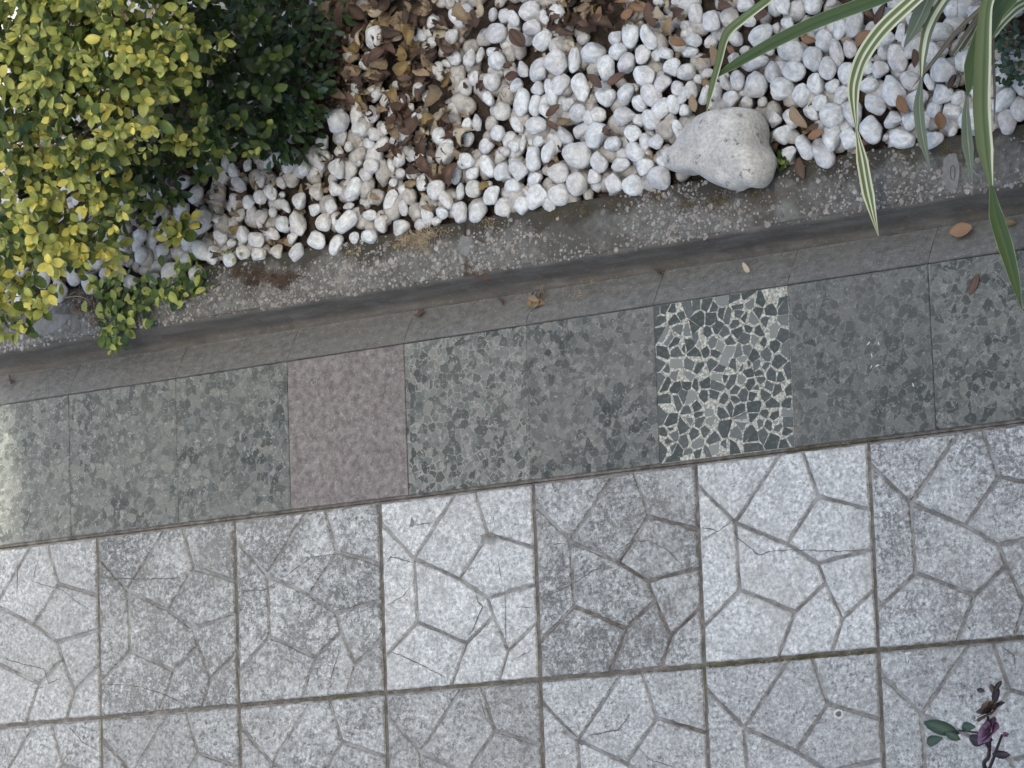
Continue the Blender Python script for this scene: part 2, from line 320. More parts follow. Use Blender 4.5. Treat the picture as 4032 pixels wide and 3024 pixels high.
M = dict(panel=m_panel(), groove=m_groove(), joint=m_joint(), terrazzo=m_terrazzo(), chip=m_chip(), grout=m_grout(), gutter=m_gutter(), cove=m_cove(), kerb=m_kerb(), boulder=m_boulder(),
    peb=m_pebble('white_marble_pebble', (0.42, 0.43, 0.43), (0.73, 0.74, 0.735), 0.35),
    peb2=m_pebble('dusty_shaded_white_pebble', (0.4, 0.39, 0.375), (0.7, 0.69, 0.67), 0.45),
    pebs=m_pebble('white_gravel', (0.45, 0.46, 0.465), (0.76, 0.77, 0.765), 0.35, 32), peb2s=m_pebble('dusty_gap_shade_gravel', (0.3, 0.285, 0.265), (0.6, 0.58, 0.55), 0.65, 32),
    agg1=m_simple('pale_aggregate', (0.2, 0.198, 0.188), (0.38, 0.375, 0.355), 90), agg2=m_simple('beige_aggregate', (0.17, 0.155, 0.135), (0.29, 0.27, 0.24), 90), agg3=m_simple('dark_aggregate', (0.08, 0.078, 0.075), (0.17, 0.165, 0.16), 90),
    soil=m_simple('dark_bed_soil', (0.022, 0.017, 0.013), (0.085, 0.062, 0.045), 40, 0.95, 0.9, 0.01),
    street=m_simple('grey_concrete_ground', (0.2, 0.195, 0.185), (0.32, 0.315, 0.3), 6, 0.9, 0.4, 0.003),
    patch=m_simple('cement_patch', (0.12, 0.119, 0.113), (0.2, 0.2, 0.192), 50, 0.9),
    crack=m_simple('dark_crack_dirt', (0.06, 0.057, 0.052), (0.15, 0.142, 0.132), 120, 0.95, 0.3),
    paint=m_simple('white_paint_speck', (0.4, 0.405, 0.41), (0.55, 0.56, 0.56), 90, 0.6),
    rust=m_leaf('rust_brown_dry_leaf', (0.055, 0.035, 0.026), (0.12, 0.074, 0.053), 0.6, 0, None, 0.25), brown=m_leaf('dark_brown_dry_leaf', (0.036, 0.024, 0.018), (0.092, 0.06, 0.043), 0.6, 0, None, 0.3),
    tan=m_leaf('tan_dry_leaf', (0.13, 0.095, 0.06), (0.28, 0.215, 0.14), 0.7, 0, None, 0.25), pale=m_leaf('pale_dry_leaf', (0.25, 0.215, 0.16), (0.42, 0.37, 0.28), 0.75, 0, None, 0.2),
    olive=m_leaf('olive_dry_leaf', (0.14, 0.1, 0.04), (0.24, 0.17, 0.075), 0.6, 0, None, 0.2), copper=m_leaf('copper_dry_leaf', (0.14, 0.085, 0.05), (0.25, 0.15, 0.085), 0.6, 0, None, 0.2),
    gold=m_leaf('golden_leaf', (0.48, 0.44, 0.085), (0.70, 0.64, 0.19), 0.42, 0.34, None, 0.25), lime=m_leaf('lime_leaf', (0.2, 0.23, 0.05), (0.4, 0.42, 0.12), 0.42, 0.25, None, 0.25),
    green=m_leaf('green_leaf', (0.055, 0.085, 0.02), (0.11, 0.15, 0.036), 0.42, 0.2, None, 0.3), dark=m_leaf('dark_green_leaf', (0.016, 0.032, 0.009), (0.036, 0.062, 0.017), 0.42, 0.15, None, 0.3),
    bluegreen=m_leaf('blue_green_leaf', (0.025, 0.05, 0.035), (0.06, 0.1, 0.07), 0.5, 0.1, None, 0.2),
    bark=m_simple('brown_bark', (0.06, 0.045, 0.03), (0.16, 0.12, 0.085), 90, 0.9), straw=m_leaf('dry_straw', (0.19, 0.145, 0.09), (0.35, 0.285, 0.19), 0.8), redgrass=m_leaf('red_brown_dead_moss', (0.045, 0.03, 0.02), (0.11, 0.077, 0.053), 0.9),
    moss=m_leaf('green_moss', (0.05, 0.055, 0.012), (0.13, 0.13, 0.04), 0.9),
    petal=m_leaf('mauve_petal', (0.14, 0.075, 0.135), (0.26, 0.16, 0.25), 0.5, 0.15), stem=m_simple('dark_rose_stem', (0.012, 0.01, 0.014), (0.035, 0.025, 0.03), 80, 0.5), wilt=m_leaf('wilted_brown_petal', (0.045, 0.03, 0.026), (0.13, 0.095, 0.075), 0.7), maroon=m_leaf('maroon_leaf', (0.015, 0.012, 0.018), (0.04, 0.028, 0.04), 0.45), roseleaf=m_leaf('rose_leaf', (0.03, 0.055, 0.04), (0.075, 0.115, 0.085), 0.5, 0.1),
    wall=m_simple('cream_plaster', (0.5, 0.46, 0.4), (0.58, 0.54, 0.47), 3, 0.9), glass=m_simple('dark_window', (0.03, 0.035, 0.04), (0.05, 0.055, 0.06), 2, 0.1, 0), frame=m_simple('white_frame', (0.7, 0.7, 0.7), (0.75, 0.75, 0.75), 5, 0.5, 0))
G = (0.105, 0.135, 0.05); G2 = (0.16, 0.19, 0.085); C1 = (0.66, 0.66, 0.44); GR = (0.17, 0.195, 0.14)
M['blade_green'] = m_blade('plain_green_blade', [(0.0, (0.3, 0.33, 0.18)), (0.06, (0.05, 0.08, 0.022)), (0.45, (0.07, 0.105, 0.03)), (0.5, (0.045, 0.07, 0.02)), (0.94, (0.06, 0.095, 0.028)), (1.0, (0.3, 0.33, 0.18))])
M['blade_stripe'] = m_blade('cream_striped_blade', [(0.0, C1), (0.12, C1), (0.17, G), (0.36, G2), (0.42, C1), (0.52, C1), (0.57, G), (0.8, G2), (0.85, C1), (1.0, C1)])
M['blade_grey'] = m_blade('grey_green_blade', [(0.0, GR), (0.45, (0.12, 0.145, 0.1)), (0.52, (0.34, 0.36, 0.24)), (0.58, (0.13, 0.155, 0.1)), (1.0, GR)])
M['blade_edge'] = m_blade('cream_edged_blade', [(0.0, G), (0.4, G2), (0.5, (0.07, 0.1, 0.03)), (0.8, G2), (0.86, C1), (1.0, C1)])
M['blade_cream'] = m_blade('cream_centre_blade', [(0.0, G2), (0.25, G), (0.32, C1), (0.62, (0.76, 0.76, 0.6)), (0.68, G), (1.0, GR)])
M['blade_dry'] = m_blade('dry_brown_blade', [(0.0, (0.12, 0.09, 0.06)), (0.5, (0.2, 0.16, 0.11)), (1.0, (0.1, 0.08, 0.05))])

# ------------------------------------------------------------------ profile of gutter and kerb, in metres (y grows towards the planted bed)
X0, X1 = -4 * U, 12 * U
GY, GZ = 0.238 * U, -0.14 * U
KY, KZ = 0.357 * U, 0.10 * U
KB = 0.72 * U
BED = KZ - 0.022

# ------------------------------------------------------------------ setting: ground, pavement, terrazzo border, gutter, kerb, planted bed
def sheet(name, x0, x1, y0, y1, z, m, kind='structure', n=1):
    v = [(x0 + (x1 - x0) * i / n, y0 + (y1 - y0) * j / n, z) for j in range(n + 1) for i in range(n + 1)]
    f = [(j * (n + 1) + i, j * (n + 1) + i + 1, (j + 1) * (n + 1) + i + 1, (j + 1) * (n + 1) + i) for j in range(n) for i in range(n)]
    o = link(name, mesh(name, v, f, False), m)
    if kind: o['kind'] = kind
    return o
sheet('ground', -60, 60, -60, 60, -0.30, M['street'])

CS = 1.25595632 * U; CX = 0.23859505 * U; CY = -1.02 * U      # paving tiles
COLS, ROWS = range(-2, 7), range(0, 2)
def slab(name, x0, x1, y0, y1, z0, z1, m, parent=None):
    v = [(x, y, z) for z in (z0, z1) for y in (y0, y1) for x in (x0, x1)]
    f = [(0, 2, 3, 1), (4, 5, 7, 6), (0, 1, 5, 4), (2, 6, 7, 3), (0, 4, 6, 2), (1, 3, 7, 5)]
    return link(name, mesh(name, v, f, False), m, parent)
PX0, PX1 = CX - 2 * CS, CX + 7 * CS
pav = slab('pavement', PX0, PX1, CY - 2 * CS - 0.02, CY - 0.0, -0.28, -0.007, M['joint']); tag(pav, kind='structure')

# the moulded pattern, traced on one clean tile of the photograph and used on all: nodes in photograph pixels
TN = dict(T1=(3077, 1795), T2=(3156, 1789), A=(3219, 1955), B=(2892, 2058), E=(3095, 2143), C=(2910, 2322), Dn=(3217, 2218), R1=(3411, 2010), R2=(3411, 2165), Fn=(3314, 2440), Gn=(3247, 2297), H=(3128, 2410), L1=(2735, 1905), L2=(2785, 2470), B1=(3058, 2595), B2=(3272, 2570), R3=(3432, 2320))
tx0, ty0 = CX + 4 * CS, CY
TU = {}
for k, p in TN.items():
    w = at(*p); TU[k] = [(w.x - tx0) / CS, (ty0 - w.y) / CS]
for k in ('T1', 'T2'): TU[k][1] = 0
for k in ('L1', 'L2'): TU[k][0] = 0
for k in ('R1', 'R2', 'R3'): TU[k][0] = 1
for k in ('B1', 'B2'): TU[k][1] = 1
TU.update(TL=[0, 0], TR=[1, 0], BL=[0, 1], BR=[1, 1])
POLY = [('TL', 'T1', 'B', 'L1'), ('T1', 'T2', 'A', 'E', 'B'), ('T2', 'TR', 'R1', 'A'), ('A', 'R1', 'R2', 'Dn', 'E'), ('L1', 'B', 'C', 'L2'), ('B', 'E', 'Dn', 'Gn', 'H', 'C'), ('Dn', 'R2', 'R3', 'Fn', 'Gn'), ('C', 'H', 'B1', 'BL', 'L2'), ('Gn', 'Fn', 'B2', 'B1', 'H'), ('Fn', 'R3', 'BR', 'B2')]
def onborder(a, b):
    return any(abs(a[i] - e) < 1e-6 and abs(b[i] - e) < 1e-6 for i in (0, 1) for e in (0, 1))
def inset(poly, d):
    """offset each edge of a polygon inwards by its own distance"""
    n = len(poly); area = sum(poly[i][0] * poly[(i + 1) % n][1] - poly[(i + 1) % n][0] * poly[i][1] for i in range(n)); s = 1 if area > 0 else -1
    L = []
    for i in range(n):
        a, b = Vector(poly[i]), Vector(poly[(i + 1) % n]); t = (b - a).normalized(); nrm = Vector((-t.y, t.x)) * s
        L.append((a + nrm * d[i], t))
    out = []
    for i in range(n):
        (p, t), (q, u) = L[i - 1], L[i]
        den = t.x * u.y - t.y * u.x
        out.append(q if abs(den) < 1e-4 else p + t * (((q - p).x * u.y - (q - p).y * u.x) / den))
    return out
def panel_mesh(k, var):
    rs = random.Random(k * 31 + var * 977)
    base = [(TU[n][0] * CS, -TU[n][1] * CS) for n in POLY[k]]
    uvp = [TU[n] for n in POLY[k]]; n = len(base)
    dist = [0.0062 if onborder(uvp[i], uvp[(i + 1) % n]) else 0.0043 for i in range(n)]
    def ring(extra, z):
        P = inset(base, [d + extra for d in dist]); out = []
        for i in range(n):
            a, b = P[i], P[(i + 1) % n]; m = max(2, int((b - a).length / 0.009))
            for j in range(m): out.append((i, j / m, a.lerp(b, j / m)))
        return out
    cnt = ring(0, 0); m_ = [max(2, int((inset(base, dist)[(i + 1) % n] - inset(base, dist)[i]).length / 0.009)) for i in range(n)]
    v = []; c0 = Vector((0, 0))
    def ring2(extra, z, jit):
        P = inset(base, [d + extra for d in dist]); r = []
        for i in range(n):
            a, b = P[i], P[(i + 1) % n]
            for j in range(m_[i]):
                q = a.lerp(b, j / m_[i]); nz = noise.noise_vector(Vector((q.x * 45 + var * 7, q.y * 45 + k * 3, 0))) + 0.6 * noise.noise_vector(Vector((q.x * 170 + var * 7, q.y * 170, 5)))
                r.append((q.x + nz.x * jit, q.y + nz.y * jit, z))
        return r
    r0 = ring2(-0.0012, -0.0065, 0.0016); r1 = ring2(0.0004, -0.0015, 0.0016); r2 = ring2(0.0032, 0.0, 0.0014)
    N = len(r0); cx = sum(p[0] for p in r2) / N; cy = sum(p[1] for p in r2) / N
    v = r0 + r1 + r2 + [(cx, cy, 0.0006)]
    sgn = sum(r2[i][0] * r2[(i + 1) % N][1] - r2[(i + 1) % N][0] * r2[i][1] for i in range(N))
    f = []
    for a in (0, N):
        for i in range(N): f.append((a + i, a + (i + 1) % N, a + N + (i + 1) % N, a + N + i))
    for i in range(N): f.append((2 * N + i, 2 * N + (i + 1) % N, 3 * N))
    if sgn < 0: f = [tuple(reversed(q)) for q in f]
    me = mesh('raised_panel', v, f, False); me.materials.append(M['panel']); return me
PM = {(k, v): panel_mesh(k, v) for k in range(len(POLY)) for v in range(3)}
tone_map = {(-1, 0): (0.80, 0.35), (0, 0): (0.84, 0.85), (1, 0): (0.88, 0.75), (2, 0): (1.0, 0.22), (3, 0): (0.84, 0.75), (4, 0): (1.06, 0.12), (5, 0): (0.95, 0.7), (-1, 1): (0.76, 0.5), (0, 1): (0.72, 0.55), (1, 1): (0.8, 0.55), (2, 1): (0.78, 0.6), (3, 1): (0.87, 0.4), (4, 1): (0.84, 0.35), (5, 1): (0.82, 0.45)}
TILE = {}
for c in COLS:
    for r in ROWS:
        x, y = CX + c * CS, CY - r * CS
        g = 0.0055; w = CS - g
        v = [(g / 2, -g / 2, -0.006), (w, -g / 2, -0.006), (w, -w, -0.006), (g / 2, -w, -0.006), (g / 2, -g / 2, -0.05), (w, -g / 2, -0.05), (w, -w, -0.05), (g / 2, -w, -0.05)]
        t = link('paving_tile', mesh('paving_tile', v, [(0, 3, 2, 1), (0, 1, 5, 4), (1, 2, 6, 5), (2, 3, 7, 6), (3, 0, 4, 7), (4, 5, 6, 7)], False), M['groove'], pav)
        t.location = (x, y, rnd(-0.0012, 0.0012)); t.rotation_euler = (rnd(-.003, .003), rnd(-.003, .003), rnd(-.002, .002))
        tone, pit = tone_map.get((c, r), (rnd(0.78, 0.95), rnd(0.2, 0.6)))
        sd = rnd(0, 9); t['seed'] = sd; TILE[(c, r)] = t
        for k in range(len(POLY)):
            p = D.objects.new('raised_panel', PM[(k, random.randrange(3))]); COL.objects.link(p); p.parent = t
            p['seed'] = sd; p['tone'] = min(1.0, tone * 0.93 + rnd(-0.045, 0.035)); p['pit'] = pit
            p.location = (0, 0, rnd(-0.0006, 0.0004))

# terrazzo border
ter = slab('terrazzo_border', X0, X1, -1.016 * U, -0.001, -0.28, -0.006, M['joint']); tag(ter, kind='structure')
TP = {0: (.72, .8, .35, 0), 1: (.68, .85, .25, 0), 2: (.68, .9, .3, 0), 3: (.66, .3, .15, .9), 4: (.74, 1.0, .8, 0), 5: (.66, 1.0, .3, .06), 7: (.58, .75, .45, 0), 8: (.64, 1.0, .5, 0)}
def terrazzo_mesh():
    g = 0.0006; a, b, z = g, U - g, 0.0
    def rg(d, z): return [(a + d, -a - d, z), (b - d, -a - d, z), (b - d, -b + d, z), (a + d, -b + d, z)]
    v = rg(0, -0.03) + rg(0, -0.0014) + rg(0.0012, 0)
    f = [tuple(reversed((k + i, k + (i + 1) % 4, k + 4 + (i + 1) % 4, k + 4 + i))) for k in (0, 4) for i in range(4)] + [(11, 10, 9, 8)]
    return mesh('terrazzo_tile', v, f, False)
tmesh = terrazzo_mesh(); tmesh.materials.append(M['terrazzo'])
gmesh = terrazzo_mesh(); gmesh.materials.append(M['grout'])
def clip(poly, m, nrm):
    out = []
    for i in range(len(poly)):
        a, b = poly[i], poly[(i + 1) % len(poly)]; da, db = (a - m).dot(nrm), (b - m).dot(nrm)
        if da <= 0: out.append(a)
        if (da < 0) != (db < 0): out.append(a.lerp(b, da / (da - db)))
    return out
for i in range(-4, 12):
    t = D.objects.new('terrazzo_tile', gmesh if i == 5 + 0 and False else tmesh); COL.objects.link(t); t.parent = ter
    t.location = (i * U, 0, rnd(-0.001, 0.001)); t.rotation_euler = (rnd(-.002, .002), rnd(-.002, .002), 0)
    idx = i + 1                                     # tile 0 lies between the photograph's left edge and the first joint
    tn, ct, ve, pk = TP.get(idx, (rnd(.7, .8), .6, .4, 0))
    t['seed'] = rnd(0, 9); t['tone'] = tn; t['contrast'] = ct; t['vein'] = ve; t['pink'] = pk
    if idx == 3: t['label'] = 'pinkish grey terrazzo tile'
    if idx == 6:
        t.data = gmesh; t['label'] = 'terrazzo tile with dark chips standing out of a pale matrix'
        rs = random.Random(11); pts = []
        tries = 0
        while len(pts) < 175 and tries < 6000:
            tries += 1
            p = Vector((rs.uniform(0.004, U - 0.004), -rs.uniform(0.004, U - 0.004)))
            if all((p - q).length > rs.choice((0.011, 0.016, 0.024)) for q in pts): pts.append(p)
        for p in pts:
            poly = [Vector((-0.002, 0.002)), Vector((-0.002, -U - 0.002)), Vector((U + 0.002, -U - 0.002)), Vector((U + 0.002, 0.002))]
            for q in pts:
                if q is not p and (q - p).length < 0.12: poly = clip(poly, (p + q) / 2, (q - p).normalized())
            if len(poly) < 3: continue
            c = sum(poly, Vector((0, 0))) / len(poly)
            # the upper right corner of this tile is worn down to the matrix
            if c.x > U * 0.84 and c.y > -U * 0.16 and rs.random() < 0.3: continue
            for _c in range(rs.choice((0, 0, 1))):
                th = rs.uniform(0, 6.283); nv = Vector((math.cos(th), math.sin(th))); q2 = clip(poly, c + nv * rs.uniform(0.003, 0.009), nv)
                if len(q2) > 2: poly = q2; c = sum(poly, Vector((0, 0))) / len(poly)
            rr = min((a - c).length for a in poly); d = rs.choice((0.0005, 0.0008, 0.0012, 0.0018, 0.0026))
            pts2 = []
            for a in poly:
                q = c + (a - c) * max(0.4, 1 - d / max(rr, 0.004) * 1.25)
                q = q + Vector((rs.uniform(-1, 1), rs.uniform(-1, 1))) * 0.0024; pts2.append(Vector((min(U - 0.0012, max(0.0012, q.x)), max(-U + 0.0012, min(-0.0012, q.y)))))
            N = len(pts2); v = [(q.x - c.x, q.y - c.y, -0.001) for q in pts2] + [((q.x - c.x) * 0.95, (q.y - c.y) * 0.95, 0.0006) for q in pts2]
            f = [(k, (k + 1) % N, N + (k + 1) % N, N + k) for k in range(N)] + [tuple(range(N, 2 * N))]
            ch = link('stone_chip', mesh('stone_chip', v, f, False), M['chip'], t); ch.location = (c.x, c.y, 0); ch['tone'] = rs.random() ** 2.2
# painted specks on the dark tile right of it
for (px, py, L, a) in ((1878, 742, 12, -40), (1900, 742, 9, 70), (1885, 768, 11, 80), (1884, 793, 9, -50), (1897, 790, 11, -10), (1975, 832, 10, 70), (1265, 1613, 14, 10), (1632, 1615, 15, 0)):
    p = ov(px, py); on = -U < p.y < 0
    par = ter if on else pav
    pts = [(math.cos(k / 9 * 6.283) * L * K * MPP * 0.5 * rnd(.7, 1.1), math.sin(k / 9 * 6.283) * L * K * MPP * (0.16 if on else 0.35) * rnd(.6, 1.2), 0) for k in range(9)]
    o = link('paint_speck', mesh('paint_speck', pts, [tuple(range(9))], False), M['paint'], par); o.location = (p.x, p.y, 0.0035); o.rotation_euler = (0, 0, RAD(-a))

# gutter stones, sloping down to the kerb
gut = empty('gutter', (0, 0, 0)); tag(gut, kind='structure')
for i in range(-4, 12):
    rs = random.Random(i + 50); g = 0.0007; x0, x1 = i * U + g, (i + 1) * U - g; n = 10
    # chipped ends at the upper edge of the joint
    prof = [(-0.0, -0.03), (0.0012, -0.004), (0.004, -0.0012), (0.5 * GY, GZ * 0.46), (GY - 0.004, GZ * 0.97), (GY, GZ), (GY, -0.09)]
    v = []; 
    for k in range(n + 1):
        x = x0 + (x1 - x0) * k / n
        for (y, z) in prof:
            e = noise.noise(Vector((x * 60, y * 80, 3))) * 0.0012
            v.append((x, y + e, z + e * 0.5))
    m_ = len(prof); f = [(k * m_ + j, (k + 1) * m_ + j, (k + 1) * m_ + j + 1, k * m_ + j + 1) for k in range(n) for j in range(m_ - 1)]
    f += [tuple(range(m_)), tuple(reversed(range(n * m_, n * m_ + m_)))]
    o = link('gutter_stone', mesh('gutter_stone', v, f, False), M['gutter'], gut); o['seed'] = rs.uniform(0, 9)
jb = slab('joint_bed', X0, X1, -0.002, GY + 0.01, -0.28, -0.2 * U, M['crack'], gut)
# dirty open joints between the stones
for i in range(-3, 11):
    mb = MB(); x = i * U; pts = []
    for k in range(9):
        t = 0.3 + 0.55 * k / 8; w = 0.0022 * rnd(0.5, 1.3) * (0.5 if k in (0, 8) else 1)
        c = x + rnd(-0.0009, 0.0009); pts.append(((c - w, t * GY, GZ * t + 0.0014), (c + w, t * GY, GZ * t + 0.0014)))
    v = [q for p in pts for q in p]; mb.add(v, [(2 * k, 2 * k + 1, 2 * k + 3, 2 * k + 2) for k in range(8)])
    if random.random() < 0.75: mb.build('joint_dirt', M['crack'], gut, False)

# kerb: smooth brown rendered face with a cove at its foot, and stones of exposed aggregate
kerb = empty('kerb', (0, KY, 0)); tag(kerb, kind='structure')
prof = [(GY + 0.0005, GZ - 0.05), (GY + 0.0005, GZ + 0.0015), (GY + 0.006, GZ - 0.0015), (GY + 0.013, GZ + 0.002), (GY + 0.019, GZ + 0.012), (GY + 0.0255, GZ + 0.030), (KY - 0.0045, KZ - 0.012), (KY - 0.001, KZ - 0.003), (KY + 0.006, KZ - 0.001), (KY + 0.02, KZ - 0.03)]
n = 120; v = []
for k in range(n + 1):
    x = X0 + (X1 - X0) * k / n; e = noise.noise(Vector((x * 9, 0, 0))) * 0.0022 + noise.noise(Vector((x * 33, 4, 0))) * 0.0012
    for j, (y, z) in enumerate(prof): v.append((x, y - KY + (e if 2 < j else 0), z + (e * 0.5 if j > 5 else 0)))
m_ = len(prof); f = [(k * m_ + j, (k + 1) * m_ + j, (k + 1) * m_ + j + 1, k * m_ + j + 1) for k in range(n) for j in range(m_ - 1)]
link('rendered_face', mesh('rendered_face', v, f, True), M['cove'], kerb)
JX = ov(1005, 560, KZ).x
joints = [X0, JX - 2.3, JX, JX + 2.3, X1]; joints = [j for j in joints if X0 <= j <= X1]
for a, b in zip(joints[:-1], joints[1:]):
    nx, ny = max(4, int((b - a) / 0.012)), 12; v = []; g = 0.002
    for i in range(nx + 1):
        x = a + g + (b - a - 2 * g) * i / nx
        for j in range(ny + 1):
            y = (KB - KY) * j / ny + 0.003 - 0.003 * (j > 0); e = noise.noise(Vector((x * 25, y * 25, 1))) * 0.0022 + noise.noise(Vector((x * 90, y * 90, 5))) * 0.0014
            ed = noise.noise(Vector((x * 40, 9, 0))) * 0.0025 + noise.noise(Vector((x * 120, 9, 4))) * 0.0015 if j == 0 else 0
            v.append((x, y + ed, KZ + e - (0.0035 if j == 0 else 0)))
    f = [(i * (ny + 1) + j, (i + 1) * (ny + 1) + j, (i + 1) * (ny + 1) + j + 1, i * (ny + 1) + j + 1) for i in range(nx) for j in range(ny)]
    top = len(v); v += [(p[0], p[1], KZ - 0.12) for p in v[:top]][:0]
    ring = [i * (ny + 1) for i in range(nx + 1)] + [nx * (ny + 1) + j for j in range(1, ny + 1)] + [i * (ny + 1) + ny for i in range(nx - 1, -1, -1)] + [j for j in range(ny - 1, 0, -1)]
    v += [(v[q][0], v[q][1] + (0.02 if v[q][1] < 0.01 else 0), KZ - 0.15) for q in ring]
    L = len(ring)
    f += [(ring[q], top + q, top + (q + 1) % L, ring[(q + 1) % L]) for q in range(L)]
    st = link('kerb_stone', mesh('kerb_stone', v, f, True), M['kerb'], kerb)
    # exposed aggregate, half sunk into the top
    mb = MB(); ico = bmesh.new(); bmesh.ops.create_icosphere(ico, subdivisions=1, radius=1)
    iv = [q.co.copy() for q in ico.verts]; jf = [tuple(q.index for q in t.verts) for t in ico.faces]; ico.free()
    lo, hi = max(a, -0.5), min(b, 2.9)
    for _ in range(int(max(0, hi - lo) * 4600)):
        x = rnd(lo + .003, hi - .003); y = rnd(0.0, KB - KY)
        if noise.noise(Vector((x * 5, y * 9, 2))) + rnd(-.5, .5) < -0.12: continue
        if y > (KB - KY) * 0.55 and random.random() < 0.35 + 0.9 * noise.noise(Vector((x * 4, 1, 7))) + (y / (KB - KY) - 0.55): continue
        r = rnd(0.0017, 0.0038) * (1.8 if random.random() < 0.12 else rnd(0.6, 1.1))
        sx, sy, sz = r * rnd(.7, 1.4), r * rnd(.7, 1.4), r * rnd(.35, .6); a_ = rnd(0, 6.28); ca, sa = math.cos(a_), math.sin(a_)
        e = noise.noise(Vector((x * 25, y * 25, 1))) * 0.0022
        q = [(x + (p.x * sx * ca - p.y * sy * sa) * rnd(.75, 1.2), y + (p.x * sx * sa + p.y * sy * ca) * rnd(.75, 1.2), KZ + e + p.z * sz * rnd(.8, 1.2)) for p in iv]
        mb.add(q, jf, random.choices((0, 1, 2), (2, 5, 5))[0])
    if mb.v: tag(mb.build('exposed_aggregate', [M['agg1'], M['agg2'], M['agg3']], kerb, False), kind='stuff')
def blob_patch(name, px, py, w, h, ang, z, m, parent, off=(0, 0, 0), sd=0, thick=0.002):
    """thin irregular cake of mortar lying on a surface"""
    rs = random.Random(sd); p = ov(px, py, z); N = 26; v = []
    for lv, zz in ((1.0, 0.0), (0.93, thick)):
        for k in range(N):
            a = k / N * 6.2832; rr = lv * (1 + 0.3 * noise.noise(Vector((math.cos(a) * 1.6 + sd, math.sin(a) * 1.6, 0))) + rs.uniform(-.06, .06))
            v.append((math.cos(a) * w * K * MPP * 0.5 * rr, math.sin(a) * h * K * MPP * 0.5 * rr, zz))
    f = [(k, (k + 1) % N, N + (k + 1) % N, N + k) for k in range(N)] + [tuple(range(N, 2 * N))]
    o = link(name, mesh(name, v, f, False), m, parent); o.location = Vector((p.x, p.y, z)) - Vector(off); o.rotation_euler = (0, 0, RAD(-ang)); return o
KO = (0, KY, 0)
cp = blob_patch('cement_patch', 2055, 372, 46, 82, 0, KZ + 0.001, M['patch'], kerb, KO, 3)
blob_patch('cement_patch', 1005, 530, 34, 50, 0, KZ + 0.001, M['patch'], kerb, KO, 5)
blob_patch('cement_patch', 110, 700, 120, 46, -8, KZ + 0.001, M['patch'], kerb, KO, 6)
mb = MB(); tube(mb, [ov(2058 + 5 * math.cos(k / 12 * 6.283), 373 + 16 * math.sin(k / 12 * 6.283), KZ + 0.0035) - Vector(KO) for k in range(13)], 0.0011, 5)
mb.build('scratched_loop', M['crack'], kerb)
mb = MB(); tube(mb, [ov(x, y, KZ + 0.001) - Vector(KO) for x, y in ((1006, 520), (1008, 540), (1007, 560), (1011, 585))], [0.001, 0.0022, 0.002, 0.001], 5); mb.build('open_joint', M['crack'], kerb)

# bed of soil
nx, ny = 60, 40; v = []
for j in range(ny + 1):
    for i in range(nx + 1):
        x = -3.0 + 8.0 * i / nx; y = KB - 0.012 + (3.2 * (j / ny) ** 1.5); v.append((x, y, BED - 0.012 + 0.012 * noise.noise(Vector((x * 4, y * 4, 0))) * min(1, j / 4)))
f = [(j * (nx + 1) + i, j * (nx + 1) + i + 1, (j + 1) * (nx + 1) + i + 1, (j + 1) * (nx + 1) + i) for j in range(ny) for i in range(nx)]
tag(link('soil_bed', mesh('soil_bed', v, f, True), M['soil']), kind='structure')

